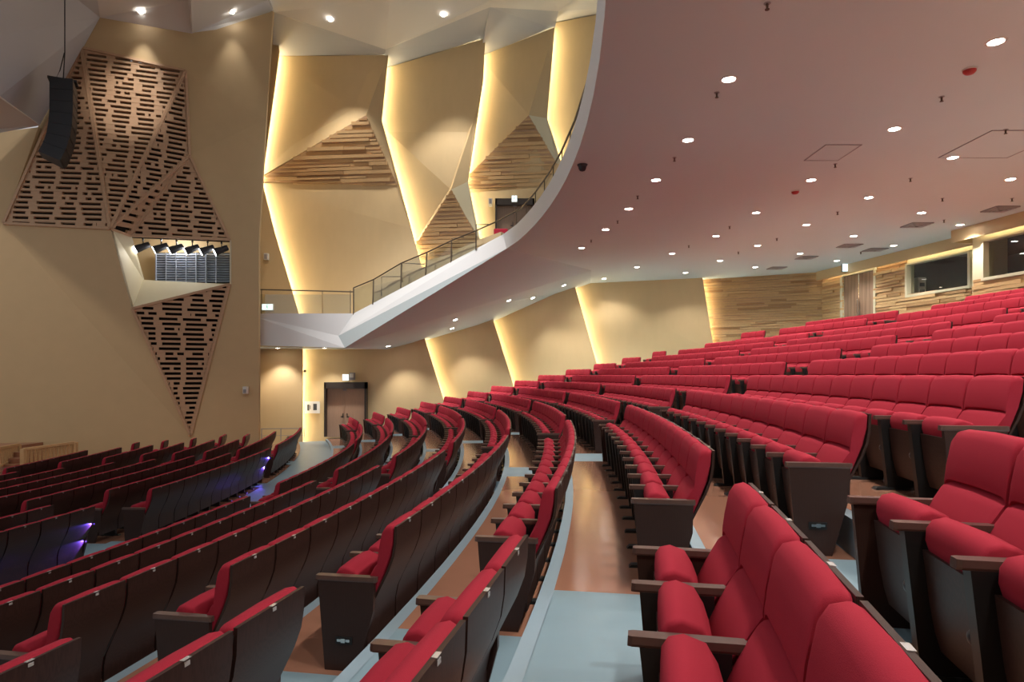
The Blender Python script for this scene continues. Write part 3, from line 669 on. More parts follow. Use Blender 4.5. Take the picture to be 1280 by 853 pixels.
def exit_sign(u, v, y, w, h, label, side=True):
    s = empty('exit_sign', P(u, v, y)); tag(s, label, 'exit sign')
    c = P(u, v, y); ww, hh = w * y / F / 2, h * y / F / 2
    e = MB(); e.box(c.x - ww - 0.03, c.x + ww + 0.03, y, y + 0.09, c.z - hh - 0.03, c.z + hh + 0.03, PLAST); e.build('housing', s)
    e = MB(); e.box(c.x - ww, c.x + ww, y - 0.012, y, c.z - hh, c.z + hh, EXITM); e.build('lit_panel', s)
    e = MB(); k = hh * 0.16       # running figure pictogram
    for (a, b_, c2, d2) in ((0.0, 0.55, -0.1, 0.0), (-0.1, 0.0, -0.35, -0.6), (-0.1, 0.0, 0.3, -0.35), (0.3, -0.35, 0.25, -0.7), (0.0, 0.35, 0.38, 0.1), (0.0, 0.35, -0.38, 0.2)):
        e.bar((c.x + a * hh, y - 0.016, c.z + b_ * hh), (c.x + c2 * hh, y - 0.016, c.z + d2 * hh), k, 0.006, EXITG, up=(0, 1, 0))
    e.lathe([(k * 0.9, -0.003), (k * 0.9, 0.003)], EXITG, 10, Matrix.Translation((c.x + 0.05 * hh, y - 0.016, c.z + 0.78 * hh)) @ Matrix.Rotation(math.pi / 2, 4, 'X'))
    e.build('pictogram', s)
exit_sign(432, 472, 33.2, 7, 7, 'square lit exit sign above the lower brown double door')
exit_sign(643, 248.5, 33.05, 6, 7, 'small lit exit sign above the balcony double door')
exit_sign(334, 384, 33.1, 14, 7, 'wide lit exit sign behind the bridge glass railing')
e = MB(); c = P(440, 471, 33.2); e.box(c.x - 0.1, c.x + 0.12, 33.1, 33.4, c.z - 0.18, c.z + 0.2, GREYPL); e.box(c.x - 0.08, c.x + 0.1, 33.05, 33.1, c.z - 0.05, c.z + 0.15, PLAST)
tag(e.build('emergency_light'), 'small grey emergency lamp beside the lower exit sign', 'emergency light')
# ceiling exit sign near the back door
s = empty('exit_sign', P(1057.5, 331, 27.8)); tag(s, 'hanging lit exit sign near the back door under soffit', 'exit sign')
c = P(1057.5, 331, 27.8)
e = MB(); e.box(c.x - 0.17, c.x + 0.17, c.y, c.y + 0.06, c.z - 0.3, c.z + 0.28, BLACK); e.build('housing', s)
e = MB(); e.box(c.x - 0.15, c.x + 0.08, c.y - 0.012, c.y, c.z - 0.28, c.z + 0.24, EXITM); e.build('lit_panel', s)
e = MB(); e.bar((c.x, c.y + 0.03, c.z + 0.28), (c.x, c.y + 0.03, ZT), 0.02, 0.02, GREYPL); e.build('rod', s)
# sign board left of the lower door
s = empty('seating_plan_board', P(390, 509.5, 33.6)); tag(s, 'small white notice board on the gold wall beside lower door', 'notice board')
e = MB(); e.slab([P(381, 517, 33.8), P(399.5, 517, 33.8), P(399.5, 502, 33.8), P(381, 502, 33.8)], (0, 0.06, 0), PAPER); e.build('board', s)
e = MB()
for (u0, u1, v0, v1) in ((384, 386.6, 506, 513.5), (387.2, 388, 507, 512), (391.5, 396, 505, 513)):
    e.slab([P(u0, v1, 33.795), P(u1, v1, 33.795), P(u1, v0, 33.795), P(u0, v0, 33.795)], (0, 0.005, 0), INK)
e.build('print', s)
e = MB(); c = P(381, 464, 33.7); e.lathe([(0.07, 0), (0.07, 0.06), (0.04, 0.1)], BLACK, 12, Matrix.Translation(c) @ Matrix.Rotation(math.pi / 2, 4, 'X')); tag(e.build('wall_camera'), 'tiny black camera in the glowing cove beside lower door', 'camera')
e = MB(); c = P(613, 252, 33.3); e.box(c.x - 0.09, c.x + 0.09, 33.2, 33.75, c.z - 0.16, c.z + 0.14, PLAST); e.box(c.x - 0.06, c.x + 0.06, 33.18, 33.2, c.z - 0.12, c.z + 0.1, GREYPL); tag(e.build('wall_speaker'), 'small white wall speaker beside the balcony door', 'speaker')
e = MB(); c = P(333, 321, 33.1); e.box(c.x - 0.1, c.x + 0.1, 33.0, 33.3, c.z - 0.16, c.z + 0.16, PLAST); e.box(c.x - 0.07, c.x + 0.07, 32.98, 33.0, c.z - 0.13, c.z + 0.1, GREYPL); tag(e.build('wall_speaker'), 'small white wall speaker on dark panel above the bridge', 'speaker')
e = MB()
e.loft([(-0.25, 0.45), (-0.25, 0.95), (-0.12, 1.0), (-0.1, 0.5), (0.1, 0.45), (0.15, 0.35), (-0.2, 0.35)], [(-0.28, 0.02), (-0.25, 0), (0.25, 0), (0.28, 0.02)], RED)
for q in e.v: q.x, q.y, q.z = P(626, 300, 26.5).x + q.y, 26.6 + q.x, P(626, 300, 26.5).z - 0.55 + q.z
tag(e.build('theatre_seat', smooth=True), 'single red seat back peeking over the balcony parapet by the door', 'theatre seat')

# ------------------------------------------------------------------ hall ceiling
CTRI = []
def ceil(faces, name, label):
    b = MB()
    for m, pts in faces:
        q = [P(*p) for p in pts]
        for i in range(1, len(q) - 1): CTRI.append((q[0], q[i], q[i + 1]))
    for m, pts in faces:
        q = [P(*p) for p in pts]
        for i in range(1, len(q) - 1): b.slab([q[0], q[i], q[i + 1]], (0, 0.02, 0.18), m)
    return struct(b.build(name), label, 'ceiling')
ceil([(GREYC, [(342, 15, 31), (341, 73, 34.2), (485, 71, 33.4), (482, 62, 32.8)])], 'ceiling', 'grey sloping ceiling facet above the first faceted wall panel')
ceil([(CEIL, [(342, 15, 31), (482, 62, 32.8), (487, 0, 29.5), (480, -150, 22)]), (CEIL, [(342, 15, 31), (480, -150, 22), (300, -150, 22), (335, 0, 30)])], 'ceiling', 'pale ceiling facet with one downlight above the side wall')
ceil([(CEIL, [(482, 62, 32.8), (612, 9, 31), (615, 0, 30.4), (487, 0, 29.5)]), (CEIL, [(487, 0, 29.5), (615, 0, 30.4), (640, -150, 22), (480, -150, 22)])], 'ceiling', 'pale ceiling facet at the top centre with one downlight')
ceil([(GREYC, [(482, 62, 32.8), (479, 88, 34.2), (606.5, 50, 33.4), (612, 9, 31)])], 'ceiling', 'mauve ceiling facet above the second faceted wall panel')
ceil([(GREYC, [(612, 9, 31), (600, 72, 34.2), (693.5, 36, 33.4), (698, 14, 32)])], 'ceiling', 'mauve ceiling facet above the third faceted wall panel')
ceil([(CEIL, [(612, 9, 31), (698, 14, 32), (640, -150, 22), (615, 0, 30.4)]), (CEIL, [(698, 14, 32), (688, 30, 34.2), (800, 8, 33.4), (900, -150, 22), (640, -150, 22)])], 'ceiling', 'pale ceiling facet beside the balcony fascia at the top')

# ------------------------------------------------------------------ stage side wall at the left
def YW(u, d=0.0): return 32.6 / (1 - 0.32 * (u - 640) / 820) + d
def Q(u, v, d=0.0): return (u, v, YW(u, d))
A_ = Q(102, 60); B_ = Q(232, 89); C_ = Q(138, 286, -0.7); D_ = Q(5, 279.5); E_ = Q(237, 194, 0.1); G_ = Q(287, 300); H_ = Q(162, 294.5, -0.2)
I_ = Q(178, 350, 0.5); J_ = Q(165, 386, -0.35); K_ = Q(287, 355.5); T_ = Q(238, 545)
lw = MB()
def lf(m, *pts): lw.slab([P(*p) for p in pts], (0.03, 0.1, 0), m)
lf(GOLD2, A_, Q(125, 21), Q(240, 41), B_)
lf(GOLD2, B_, Q(240, 41), Q(270, 37), Q(341, 14), Q(332, 150), E_)
lf(GOLD2, E_, Q(332, 150), Q(323.5, 300), G_)
lf(GOLD2, G_, Q(323.5, 300), Q(323.5, 640), K_)
lf(GOLD2, K_, Q(323.5, 640), Q(238, 640), T_)
lf(GOLD2, D_, C_, J_)
lf(GOLD2, D_, J_, T_)
lf(GOLD2, D_, T_, Q(238, 640), Q(-90, 640), Q(-90, 285))
lf(GOLD2, Q(48, 159), D_, Q(-90, 285), Q(-90, 160), Q(0, 165))
lf(CREAM, C_, H_, I_)
lf(CREAM, C_, I_, J_)
lf(CREAM, I_, K_, J_)
# return of the wall edge and the recess
lw.slab([P(*Q(341, 14)), P(341, 14, 33.6), P(323.5, 300, 33.6), P(*Q(323.5, 300))], (-0.1, 0, 0), GOLD2)
lw.slab([P(*Q(323.5, 300)), P(323.5, 300, 33.6), P(323.5, 640, 33.6), P(*Q(323.5, 640))], (-0.1, 0, 0), GOLD2)
lf(GOLD, Q(120, 280, 1.6), Q(300, 285, 1.6), Q(300, 365, 1.6), Q(120, 365, 1.6))
lw.slab([P(*G_), P(*Q(287, 300, 1.7)), P(*Q(287, 356, 1.7)), P(*K_)], (0.08, 0, 0), CREAM)
lw.slab([P(*H_), P(*G_), P(*Q(287, 300, 1.7)), P(*Q(150, 290, 1.7))], (0, 0, 0.08), GOLD2)
lw.slab([P(*I_), P(*K_), P(*Q(287, 356, 1.7)), P(*Q(170, 352, 1.7))], (0, 0, -0.08), CREAM)
lf(GOLD2, Q(102, 60, 0.14), Q(128, 20, 0.14), Q(48, 157, 0.14), Q(5, 279.5, 0.14))
lf(GOLD2, Q(102, 60, 0.14), Q(5, 279.5, 0.14), Q(48, 157, 0.14))
struct(lw.build('wall_left'), 'large gold wall beside the stage with slotted timber facets', 'wall')

def grille(pts, label, rowh=0.21, colw=0.90, ang=0.0, slot=0.115):
    W3 = [P(*p) for p in pts]
    n = Vector()
    for i in range(len(W3)): n += (W3[i] - W3[0]).cross(W3[(i + 1) % len(W3)] - W3[0])
    n.normalize()
    if n.y > 0: n = -n
    a = Vector((0, 0, 1)).cross(n).normalized()
    if a.x < 0: a = -a
    hh = n.cross(a).normalized()
    if hh.z < 0: hh = -hh
    o = W3[0]; pl = [((p - o).dot(a), (p - o).dot(hh)) for p in W3]
    b = MB(); b.slab([p - n * 0.18 for p in W3], -n * 0.03, DARKBACK)
    h = min(p[1] for p in pl); hmax = max(p[1] for p in pl); T = n * 0.05
    def bx(x0, x1, h0, h1, d=0.0):
        if x1 - x0 < 0.012: return
        q = [o + a * x0 + hh * h0, o + a * x1 + hh * h0, o + a * x1 + hh * h1, o + a * x0 + hh * h1]
        b.hexa([p - n * 0.14 for p in q], [p + n * (0.02 + d) for p in q], OAK2)
    r = 0
    while h < hmax:
        xs = inside_interval(pl, h + 0.02)
        if len(xs) >= 2: bx(xs[0], xs[-1], h, h + rowh - slot, random.uniform(0, 0.012))
        xs = inside_interval(pl, h + rowh - slot / 2)
        if len(xs) >= 2:
            x = math.floor(xs[0] / colw) * colw
            while x < xs[-1]:
                j = random.choice((-0.12, -0.04, 0, 0, 0.05, 0.12)); wv = 0.2 + random.choice((0, 0, 0.12))
                x0 = max(xs[0], x + j); x1 = min(xs[-1], x + j + wv)
                bx(x0, x1, h + rowh - slot, h + rowh)
                if random.random() < 0.13:
                    xm = x + colw * random.uniform(0.35, 0.75); bx(max(xs[0], xm), min(xs[-1], xm + 0.14), h + rowh - slot, h + rowh)
                x += colw
            bx(xs[0], min(xs[0] + 0.1, xs[-1]), h + rowh - slot, h + rowh); bx(max(xs[-1] - 0.1, xs[0]), xs[-1], h + rowh - slot, h + rowh)
        h += rowh; r += 1
    for i in range(len(W3)):     # timber edging
        b.bar(W3[i] + n * 0.02, W3[(i + 1) % len(W3)] + n * 0.02, 0.10, 0.10, OAK2, up=n)
    return struct(b.build('wall_grille'), label, 'timber grille')
grille([D_, C_, A_], 'slotted timber facet behind the hanging black loudspeaker')
grille([A_, C_, B_], 'tall slotted timber facet right of the hanging loudspeaker')
grille([B_, C_, E_], 'narrow slotted timber facet between two thick ridges')
grille([E_, C_, H_], 'thick slotted ridge facet above the wall recess', rowh=0.3)
grille([E_, H_, G_], 'slotted timber triangle above the row of stage spotlights')
grille([J_, T_, K_], 'long slotted timber triangle tapering down to the seats')
e = MB()
u0, u1 = 195, 287
for i in range(19):
    v = 317.5 + i * 3.0
    if v > 352: break
    e.slab([P(*Q(u0, v + 1.5, 1.08)), P(*Q(u1, v + 1.9, 1.08)), P(*Q(u1, v + 0.2, 1.2)), P(*Q(u0, v - 0.2, 1.2))], (0, 0, 0.012), LOUVER)
lv = e
for u in (195, 207.5, 220, 232.5, 257.5, 270, 245): lv.bar(P(*Q(u, 316, 1.05)), P(*Q(u, 354, 1.05)), 0.03 if u not in (195, 257.5) else 0.08, 0.03, LOUVER)
lv.slab([P(*Q(195, 354, 1.3)), P(*Q(287, 354, 1.3)), P(*Q(287, 316, 1.3)), P(*Q(195, 316, 1.3))], (0, 0.05, 0), INK)
tag(lv.build('louver_screen'), 'blue-grey metal louver in the recess behind the stage spotlights', 'louver')

light('recess_fill', 'POINT', P(*Q(225, 303, 0.7)), 38, (0.95, 0.97, 1.0), shadow_soft_size=0.15)  # added point fill standing for the stage spotlights' spill, no fixture
# stage spotlights on a pipe
pipe = MB(); pipe.tube([P(*Q(160, 296.5, 0.15)), P(*Q(288, 302, 0.15))], 0.035, BLACK, 8)
for u in (168, 185, 214, 231, 250, 268): pipe.bar(P(*Q(u, 292, 0.15)), P(*Q(u, 297 + (u - 160) * .04, 0.15)), 0.03, 0.03, BLACK)
tag(pipe.build('lighting_pipe'), 'black lighting pipe across the top of the wall recess', 'pipe')
for i, (u, v) in enumerate(((178.8, 310), (201.6, 311), (220.7, 312), (240.5, 312.7), (259.6, 313.5), (277, 314))):
    top = P(*Q(u, 298 + i * 0.8, 0.15)); c = P(*Q(u, v - 1.5, 0.1))
    s = empty('stage_spotlight', c)
    tag(s, '%s black stage spotlight from the stage end of the pipe' % ORD[i + 1], 'spotlight', 'stage spotlights in the wall recess')
    d = Vector((-0.78, -0.35, -0.42)).normalized(); body = c - d * 0.28; front = c + d * 0.30
    e = MB(); e.tube([body, body + d * 0.05, c + d * 0.02, c + d * 0.1, front], 0.11, SPK, 12, 0.17); e.build('barrel', s, smooth=True)
    e = MB(); e.tube([front - d * 0.01, front + d * 0.025], 0.155, SPOTL, 12); e.build('lens', s)
    y = d.cross(Vector((0, 0, 1))).normalized() * 0.2
    e = MB(); t = top - Vector((0, 0, 0.1))
    e.bar(c + y, t + y, 0.025, 0.03, BLACK); e.bar(c - y, t - y, 0.025, 0.03, BLACK); e.bar(t + y, t - y, 0.025, 0.03, BLACK); e.build('yoke', s)
    e = MB(); e.bar(t, top, 0.06, 0.06, BLACK); e.build('clamp', s)
# hanging line array
LAY = 24.2
la = empty('line_array_speaker', P(80, 195, LAY)); tag(la, 'black hanging line array loudspeaker in front of the slotted timber wall', 'loudspeaker')
cur = P(79, 104, LAY); ang = 0.0
side = Vector((0.45, -0.89, 0)).normalized()      # width direction
fw = Vector((0.89, 0.45, 0)).normalized()         # where the top cabinet looks
angs = [0, 0.0, 0.02, 0.06, 0.14, 0.26, 0.40]
def fdir(an): return (fw * math.cos(an) + Vector((0, 0, -1)) * math.sin(an)).normalized()
pa = 0.0
for i, an in enumerate(angs):
    dn = (Vector((0, 0, -1)) * math.cos(an) - fw * math.sin(an)).normalized(); nx = cur + dn * 0.42; na = angs[i + 1] * 0.5 + an * 0.5 if i + 1 < len(angs) else an
    def sec(c, f2): return [c - f2 * 0.36 - side * 0.42, c + f2 * 0.36 - side * 0.60, c + f2 * 0.36 + side * 0.60, c - f2 * 0.36 + side * 0.42]
    A, B = sec(cur + dn * 0.004, fdir(pa)), sec(nx - dn * 0.004, fdir(na))
    e = MB(); e.hexa(A, B, SPK); cb = e.build('cabinet', la)
    fm = fdir(an) * 0.012
    e = MB(); e.slab([A[1].lerp(B[1], 0.06) + fm * 0.2, A[2].lerp(B[2], 0.06) + fm * 0.2, A[2].lerp(B[2], 0.94) + fm * 0.2, A[1].lerp(B[1], 0.94) + fm * 0.2], fm, BLACK); e.build('grille', cb)
    cur = nx; pa = na
e = MB(); tp = P(79, 102, LAY); e.bar(tp - fw * 0.45, tp + fw * 0.45, 0.5, 0.08, BLACK, up=(0, 0, 1)); e.build('rigging_frame', la)
e = MB(); e.tube([tp, P(81, 66, LAY), P(81, -40, LAY)], 0.02, BLACK, 5); e.tube([tp - fw * 0.25, P(75, 88, LAY), P(80.5, 66, LAY)], 0.018, BLACK, 5); e.build('hanging_cable', la)

# ceiling reflectors above the stage wall
ceil([(CEIL, [Q(125, 22), Q(240, 42), (235, 0, 27), (235, -150, 20), (100, -150, 19), (118, 0, 26)]), (CEIL, [Q(240, 42), Q(270, 38), (341, 15, 29.5), (335, 0, 29), (300, -150, 21), (235, -150, 20), (235, 0, 27)])], 'ceiling', 'pale ceiling facet with two downlights above the stage wall')
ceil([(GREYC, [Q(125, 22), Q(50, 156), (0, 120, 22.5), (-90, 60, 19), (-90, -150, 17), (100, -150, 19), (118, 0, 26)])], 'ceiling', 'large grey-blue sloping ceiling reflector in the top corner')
ceil([(CEIL, [Q(50, 157), (0, 120, 22.5), (-90, 60, 19), (-90, 170, 23.5), (0, 166, 25.3)])], 'ceiling', 'small pink underside of the reflector behind the loudspeaker')

# stage, steps and balustrades
st = MB()
st.box(-30, P(8, 0, 24.6).x, 22.5, 27, -4.2 + ZC, -2.72 + ZC, STAGE)
struct(st.build('stage'), 'low timber stage edge at the far side', 'stage')
e = MB(); x0, x1 = P(2, 0, 23.4).x - 0.9, P(27, 0, 23.6).x
for i in range(7):
    y = 21.6 + i * 0.42; z = -3.9 + i * 0.175
    e.box(x0 + i * 0.12, x1 - 0.0, y, y + 0.46, -4.2 + ZC, z + ZC, STAGE)
tag(e.build('stage_steps'), 'brown timber steps up to the stage between balustrades', 'steps')
def balu(a0, a1, b0, b1, y0, y1, label):     # top line, bottom line (pixels), two depths
    s = empty('balustrade', P(*b0, y0)); tag(s, label, 'balustrade')
    e = MB(); e.bar(P(*a0, y0), P(*a1, y1), 0.09, 0.09, OAK); e.build('top_rail', s)
    e = MB(); e.bar(P(*b0, y0), P(*b1, y1), 0.09, 0.08, OAK); e.build('bottom_rail', s)
    e = MB(); n = 26
    for i in range(n):
        t = (i + 0.5) / n; k = 0.012 * (1 if i % 2 else -1)
        A = P(*a0, y0).lerp(P(*a1, y1), t); B = P(*b0, y0).lerp(P(*b1, y1), min(1, max(0, t + k)))
        e.bar(A, B, 0.05, 0.04, OAK)
    e.build('baluster', s)
    for a, b_, y in ((a0, b0, y0), (a1, b1, y1)):
        e = MB(); e.bar(P(a[0], a[1] - 0.5, y), P(b_[0], b_[1] + 3, y), 0.14, 0.14, OAK); e.build('newel_post', s)
balu((29, 562), (94, 553.5), (29, 583), (94, 569), 23.4, 25.0, 'pale timber balustrade right of the stage steps')
balu((-14, 563), (23, 556), (-14, 589), (23, 573), 22.3, 24.6, 'pale timber balustrade at the frame edge by stage steps')
# cross-aisle end railing beside the stage wall
s = empty('aisle_railing', P(352, 548, 31.0)); tag(s, 'thin metal railing at the far end of the cross-aisle', 'railing')
e = MB(); e.tube([P(326, 536.5, 31), P(352, 536, 31), P(381, 536, 31)], 0.02, GREYPL, 6); e.tube([P(326, 545, 31), P(381, 544.5, 31)], 0.012, GREYPL, 6); e.build('top_rail', s)
for u in (327, 351, 380):
    e = MB(); e.bar(P(u, 536, 31), P(u, 551, 31), 0.03, 0.03, GREYPL); e.build('post', s)
e = MB(); c = P(307, 487.5, YW(307, -0.1)); e.box(c.x - 0.09, c.x + 0.09, c.y - 0.1, c.y + 0.12, c.z - 0.17, c.z + 0.14, PLAST); e.box(c.x - 0.06, c.x + 0.06, c.y - 0.12, c.y - 0.1, c.z - 0.13, c.z + 0.02, GREYPL)
tag(e.build('wall_speaker'), 'small white wall speaker low on the stage wall', 'speaker')

# ------------------------------------------------------------------ lamps under the balcony
DL = MB(); DL.lathe([(0.125, -0.012), (0.135, -0.008), (0.14, 0.0), (0.105, 0.002), (0.10, -0.006), (0.108, -0.012), (0.125, -0.012)], PLAST, 20, caps=False); ring_me = DL.mesh('trim_ring', True)
DL = MB(); DL.lathe([(0.098, -0.005), (0.098, 0.004)], LAMP, 20); lens_me = DL.mesh('lens')
NL = [0]
def downlight(p, label, group, energy, spot=2.2, nrm=None, scale=1.0, col=(1, 0.93, 0.84), blend=0.6):
    s = empty('downlight', p)
    if nrm is not None: s.rotation_euler = Vector((0, 0, 1)).rotation_difference(nrm).to_euler()
    s.scale = (scale,) * 3
    tag(s, label, 'downlight', group)
    for nm, me in (('trim_ring', ring_me), ('lens', lens_me)):
        o = bpy.data.objects.new(nm, me); COL.objects.link(o); o.parent = s
    l = bpy.data.lights.new('lamp', 'SPOT'); l.energy = energy; l.color = col; l.spot_size = spot; l.spot_blend = blend; l.shadow_soft_size = 0.09
    o = bpy.data.objects.new('lamp', l); COL.objects.link(o); o.parent = s; o.location = (0, 0, -0.03)
    return s
def arclights(x_at, y0, dy, n):
    return [(x_at, y0 + dy * i) for i in range(n)]
ARCS = [
  [(1.7, -0.4), (2.3, 2.3), (2.85, 5.0), (3.2, 7.7)] + [(u, v) for u, v in ((911, 99), (860, 175), (820, 225), (786, 261), (757, 287), (727, 310))],
  [(5.9, -0.3), (6.3, 2.9), (6.6, 6.1)] + [(1245, 52), (1118, 161), (1014, 225), (945, 266), (895, 295), (840, 317), (796, 334), (755, 348.5)],
  [(8.2, -0.5), (8.6, 2.0), (9.0, 5.0), (9.3, 8.0), (9.45, 11.1)] + [(1191, 197), (1086, 247), (1008, 281), (947, 307), (900, 326), (857, 341)],
  [(11.6, 3.0), (11.8, 6.2), (11.9, 9.4), (11.95, 12.6)] + [(1263, 224), (1152, 266), (1067, 295), (1000, 317), (944, 334)],
  [(14.0, 14.0), (14.1, 17.3), (14.0, 20.5)] + [(1117, 307), (1046, 326)]]
AN = ['closest to the balcony edge', 'second from the balcony edge', 'third from the balcony edge', 'fourth from the balcony edge', 'closest to the booth wall']
UE = 250.0
for ai, arc in enumerate(ARCS):
    vis = 0
    for q in arc:
        if q[0] > 100:
            y = F * 4.7 / (V0 - q[1]); p = Vector(((q[0] - U0) * y / F, y, ZT - 0.002)); vis += 1
            lab = 'round white soffit downlight, %s in view along the arc %s' % (ORD[vis], AN[ai])
        else:
            p = Vector((q[0], q[1], ZT - 0.002)); lab = 'round white soffit downlight above the camera, out of the picture'
        downlight(p, lab, 'downlights in the balcony soffit', UE)
# lamps in the sloping strip beside the side wall
def strip_z(x, y):
    # height of the strip surface from its four-cornered facets
    from mathutils.geometry import intersect_ray_tri
    for i in range(5):
        for t in ((inn[i], inn[i + 1], sw[i + 1]), (inn[i], sw[i + 1], sw[i])):
            h = intersect_ray_tri(t[0], t[1], t[2], Vector((0, 0, 1)), Vector((x, y, -20)), True)
            if h: 
                n = (t[1] - t[0]).cross(t[2] - t[0]).normalized()
                return h.z, (n if n.z > 0 else -n)
    return 4.7 + ZC, Vector((0, 0, 1))
for i, (u, v, y) in enumerate(((347, 433.3, 32.5), (406, 436.3, 32.6), (485, 431.5, 32.3), (569, 402, 30.6), (565, 413.8, 32.4), (636, 381, 30.6), (666, 382.4, 32.3), (705, 361, 31.4))):
    x = (u - U0) * y / F; z, n = strip_z(x, y)
    downlight(Vector((x, y, z - 0.004)), 'round downlight in the sloping soffit strip by side wall, %s from stage end' % ORD[i + 1], 'downlights along the side wall', 330, nrm=n, spot=1.7)
# wall washers of the hall ceiling
for i, (u, v, y, en) in enumerate(((413, 24, 31.6, 1500), (554, 18, 31.2, 1900), (176, 14, 26.2, 330), (290, 14.5, 28.3, 120))):
    from mathutils.geometry import intersect_ray_tri
    o_ = Vector((0, 0, ZC)); d_ = (P(u, v, 10) - o_).normalized(); p = P(u, v, y)
    for t_ in CTRI:
        h_ = intersect_ray_tri(t_[0], t_[1], t_[2], d_, o_, True)
        if h_: p = h_; break
    p = p - Vector((0, 0, 0.05))
    downlight(p, 'small bright downlight in the hall ceiling, %s' % ('above the first faceted panel', 'above the second faceted panel', 'above the slotted timber wall', 'above the plain corner of stage wall')[i], 'downlights in the hall ceiling', en, spot=1.25 if i < 2 else 1.0, scale=0.9, blend=0.5 if i < 2 else 0.9)
# added spots without fixtures, one in mid-air, to brighten arm, stage wall and panels
for (x, y, z, en, tx) in ((-13, 13, 17.0, 9000, (-4.5, 27, 4.5)), (-1, 17, 17.5, 2400, (-1.0, 23, 9)), (-14, 17, 18, 2300, (-14.5, 29, 9)), (-19, 13, 16, 1500, (-20.5, 26, 2)), (2, 26, 18, 900, (3, 33, 12)), (-11, 17, 14.2, 2200, (-15.8, 27.0, 11.4)), (-4, 20, 18.5, 2600, (-6, 33, 10))):
    light('hall_fill', 'SPOT', (x, y, z + ZC), en, (0.95, 0.97, 1.0) if en > 5000 else (1, 0.88, 0.78), target=(tx[0], tx[1], tx[2] + ZC), spot_size=0.62 if en > 5000 else 0.32 if x == -11 else 0.95, spot_blend=0.9, shadow_soft_size=0.3)
# ------------------------------------------------------------------ little things on the soffit
def soff(u, v, d=0.0): 
    y = F * 4.7 / (V0 - v); return Vector(((u - U0) * y / F, y, ZT - d))
for i, (u, v) in enumerate(((1212, 86.5), (994, 239))):
    c = soff(u, v); s = empty('fire_alarm', c); tag(s, 'red dome fire alarm on the soffit %s' % ('below the large corner downlight' if i == 0 else 'between the first two arcs of downlights'), 'fire alarm')
    e = MB(); e.lathe([(0.10, -0.02), (0.10, 0.0)], PLAST, 16, Matrix.Translation(c)); e.build('base', s)
    e = MB(); e.lathe([(0.02, -0.085), (0.06, -0.075), (0.088, -0.045), (0.092, -0.02)], REDP, 16, Matrix.Translation(c)); e.build('cover', s, smooth=True)
c = soff(728, 206); s = empty('dome_camera', c); tag(s, 'small black dome camera under the soffit near balcony edge', 'camera')
e = MB(); e.lathe([(0.10, -0.04), (0.12, 0.0)], BLACK, 16, Matrix.Translation(c)); e.build('base', s)
e = MB(); e.lathe([(0.02, -0.15), (0.06, -0.135), (0.085, -0.09), (0.09, -0.04)], SPK, 16, Matrix.Translation(c)); e.build('dome', s, smooth=True)
SPR = [(959, 4), (896, 116), (843, 197), (797, 245), (772, 276), (739, 300), (1177, 121), (1257, 162), (1044, 205), (1138, 223), (1178, 248), (1047, 265), (912, 283), (861, 307), (971, 298), (1265, 248), (1180, 275), (923, 315), (1076, 315)]
for i, (u, v) in enumerate(SPR):
    c = soff(u, v); s = MB(); s.lathe([(0.045, -0.008), (0.045, 0.0)], GREYPL, 10, Matrix.Translation(c)); s.lathe([(0.014, -0.075), (0.018, -0.01)], BRONZE, 8, Matrix.Translation(c)); s.lathe([(0.03, -0.085), (0.03, -0.075)], BRONZE, 8, Matrix.Translation(c))
    tag(s.build('sprinkler_head'), 'tiny sprinkler head on the pink soffit, %s counted from the balcony edge' % ORD[min(i + 1, 17)] if i < 17 else 'tiny sprinkler head on the soffit near the booth bulkhead, %s of two' % ('first', 'second')[i - 17], 'sprinkler', 'sprinkler heads on the soffit')
def vent(u, v, w, h, label, m=GREYPL):
    c = soff(u, v); s = empty('ceiling_vent', c); tag(s, label, 'air vent', 'vents in the soffit')
    e = MB(); 
    for k in range(4):
        a = 0.5 - k * 0.12
        for sx, sy, lx, ly in ((-a, 0, 0.05, a), (a, 0, 0.05, a), (0, -a, a, 0.05), (0, a, a, 0.05)):
            e.box(c.x + sx * w - lx * w, c.x + sx * w + lx * w, c.y + sy * h - ly * h, c.y + sy * h + ly * h, ZT - 0.03 - 0.01 * k, ZT - 0.002, m)
    e.build('frame', s)
    e = MB(); e.box(c.x - 0.5 * w, c.x + 0.5 * w, c.y - 0.5 * h, c.y + 0.5 * h, ZT - 0.012, ZT - 0.001, BLACK); e.build('duct_face', s)
for u, v, lb in ((1146, 281, 'dark square air vent in the soffit above booth window'), (1250, 261, 'dark square air vent by the bulkhead at frame edge'), (1062, 307, 'dark square air vent in front of the back door'), (1094, 312, 'faint square air vent closest to the back door bulkhead'), (1008, 322, 'dark square air vent above the timber strip wall'), (971, 335, 'small dark air vent near the timber wall corner')):
    vent(u, v, 0.62, 0.62, lb)
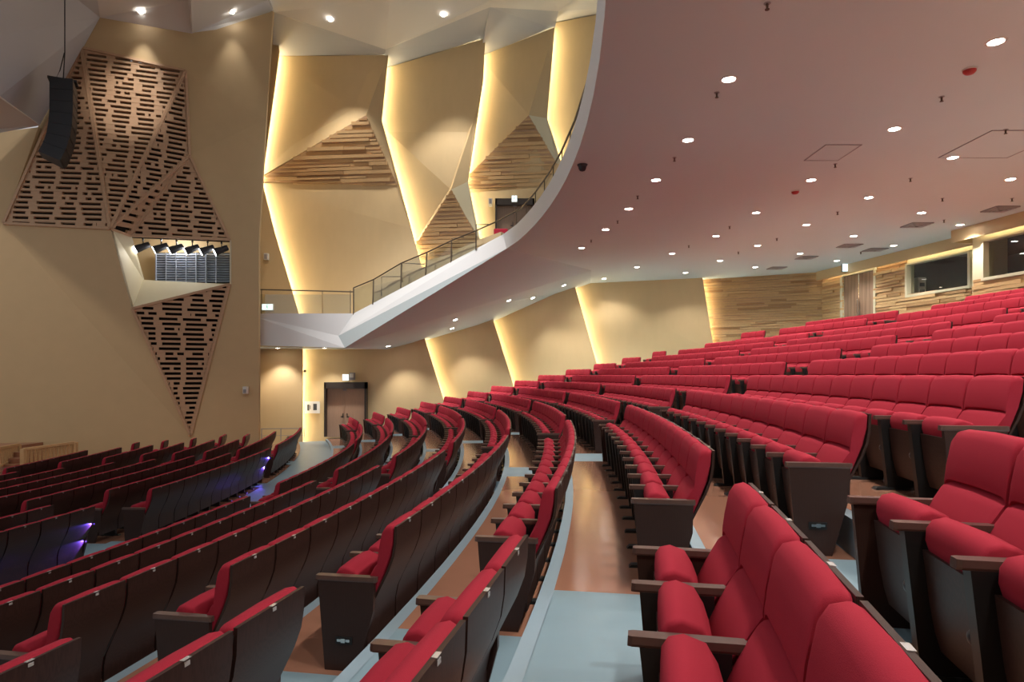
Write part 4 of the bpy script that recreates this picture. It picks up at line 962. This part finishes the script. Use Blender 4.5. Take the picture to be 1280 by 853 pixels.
def hatch(u, v, w, h, label):
    c = soff(u, v); e = MB()
    e.box(c.x - w / 2, c.x + w / 2, c.y - h / 2, c.y + h / 2, ZT - 0.006, ZT - 0.001, SOFFIT)
    for (x0, x1, y0, y1) in ((-w / 2, w / 2, -h / 2, -h / 2 + .02), (-w / 2, w / 2, h / 2 - .02, h / 2), (-w / 2, -w / 2 + .02, -h / 2, h / 2), (w / 2 - .02, w / 2, -h / 2, h / 2)):
        e.box(c.x + x0, c.x + x1, c.y + y0, c.y + y1, ZT - 0.012, ZT - 0.001, GREYPL)
    tag(e.build('access_hatch'), label, 'access hatch')
hatch(1040, 191, 0.75, 1.0, 'square access hatch outline in the middle of soffit')
hatch(1250, 181, 1.5, 1.6, 'large grey access hatch at the edge of soffit')
# purple aisle lamps that wash the backs of the cross-aisle row
for (s0, bl) in ((-2.9, 'near block'), (5.5, 'second block')):
    r = LO[0]; th = s0 / r.R
    M = Matrix.Translation((CX + r.R * math.cos(th), CY + r.R * math.sin(th), r.z)) @ Matrix.Rotation(th, 4, 'Z')
    for z, dx in ((0.70, -0.035), (0.42, -0.165)):
        e = MB(); e.box(dx, dx + 0.01, -0.002, 0.010, z - 0.01, z + 0.01, PURP, M)
        tag(e.build('aisle_lamp'), '%s purple aisle lamp on the last seat back of cross-aisle row, %s' % ('upper' if z > .6 else 'lower', bl), 'aisle lamp', 'purple aisle lamps')
        c = M @ Vector((dx + 0.018, -0.006, z)); tgt = M @ Vector((dx - 0.10, -0.22, z - 0.06))
        light('aisle_glow', 'SPOT', c, 20, (0.16, 0.09, 1.0), target=tgt, spot_size=1.3, spot_blend=0.3, shadow_soft_size=0.004)

# ------------------------------------------------------------------ world, camera, view
w = bpy.data.worlds.new('world'); SC.world = w; w.use_nodes = True
w.node_tree.nodes['Background'].inputs[0].default_value = (0.95, 0.97, 1.0, 1); w.node_tree.nodes['Background'].inputs[1].default_value = 0.32
cam = bpy.data.cameras.new('camera'); co = bpy.data.objects.new('camera', cam); COL.objects.link(co); SC.camera = co
co.location = (0, 0, ZC); co.rotation_euler = (math.pi / 2, 0, 0)
cam.sensor_width = 36; cam.lens = F / 1280 * 36; cam.shift_y = (V0 - 426.5) / 1280; cam.clip_start = 0.05; cam.clip_end = 300
vs = SC.view_settings; vs.view_transform = 'Standard'; vs.look = 'None'; vs.gamma = 1; vs.use_curve_mapping = False; vs.exposure = 0.75
SC.cycles.use_denoising = True
SC.cycles.max_bounces = 8; SC.cycles.diffuse_bounces = 5; SC.cycles.sample_clamp_indirect = 6
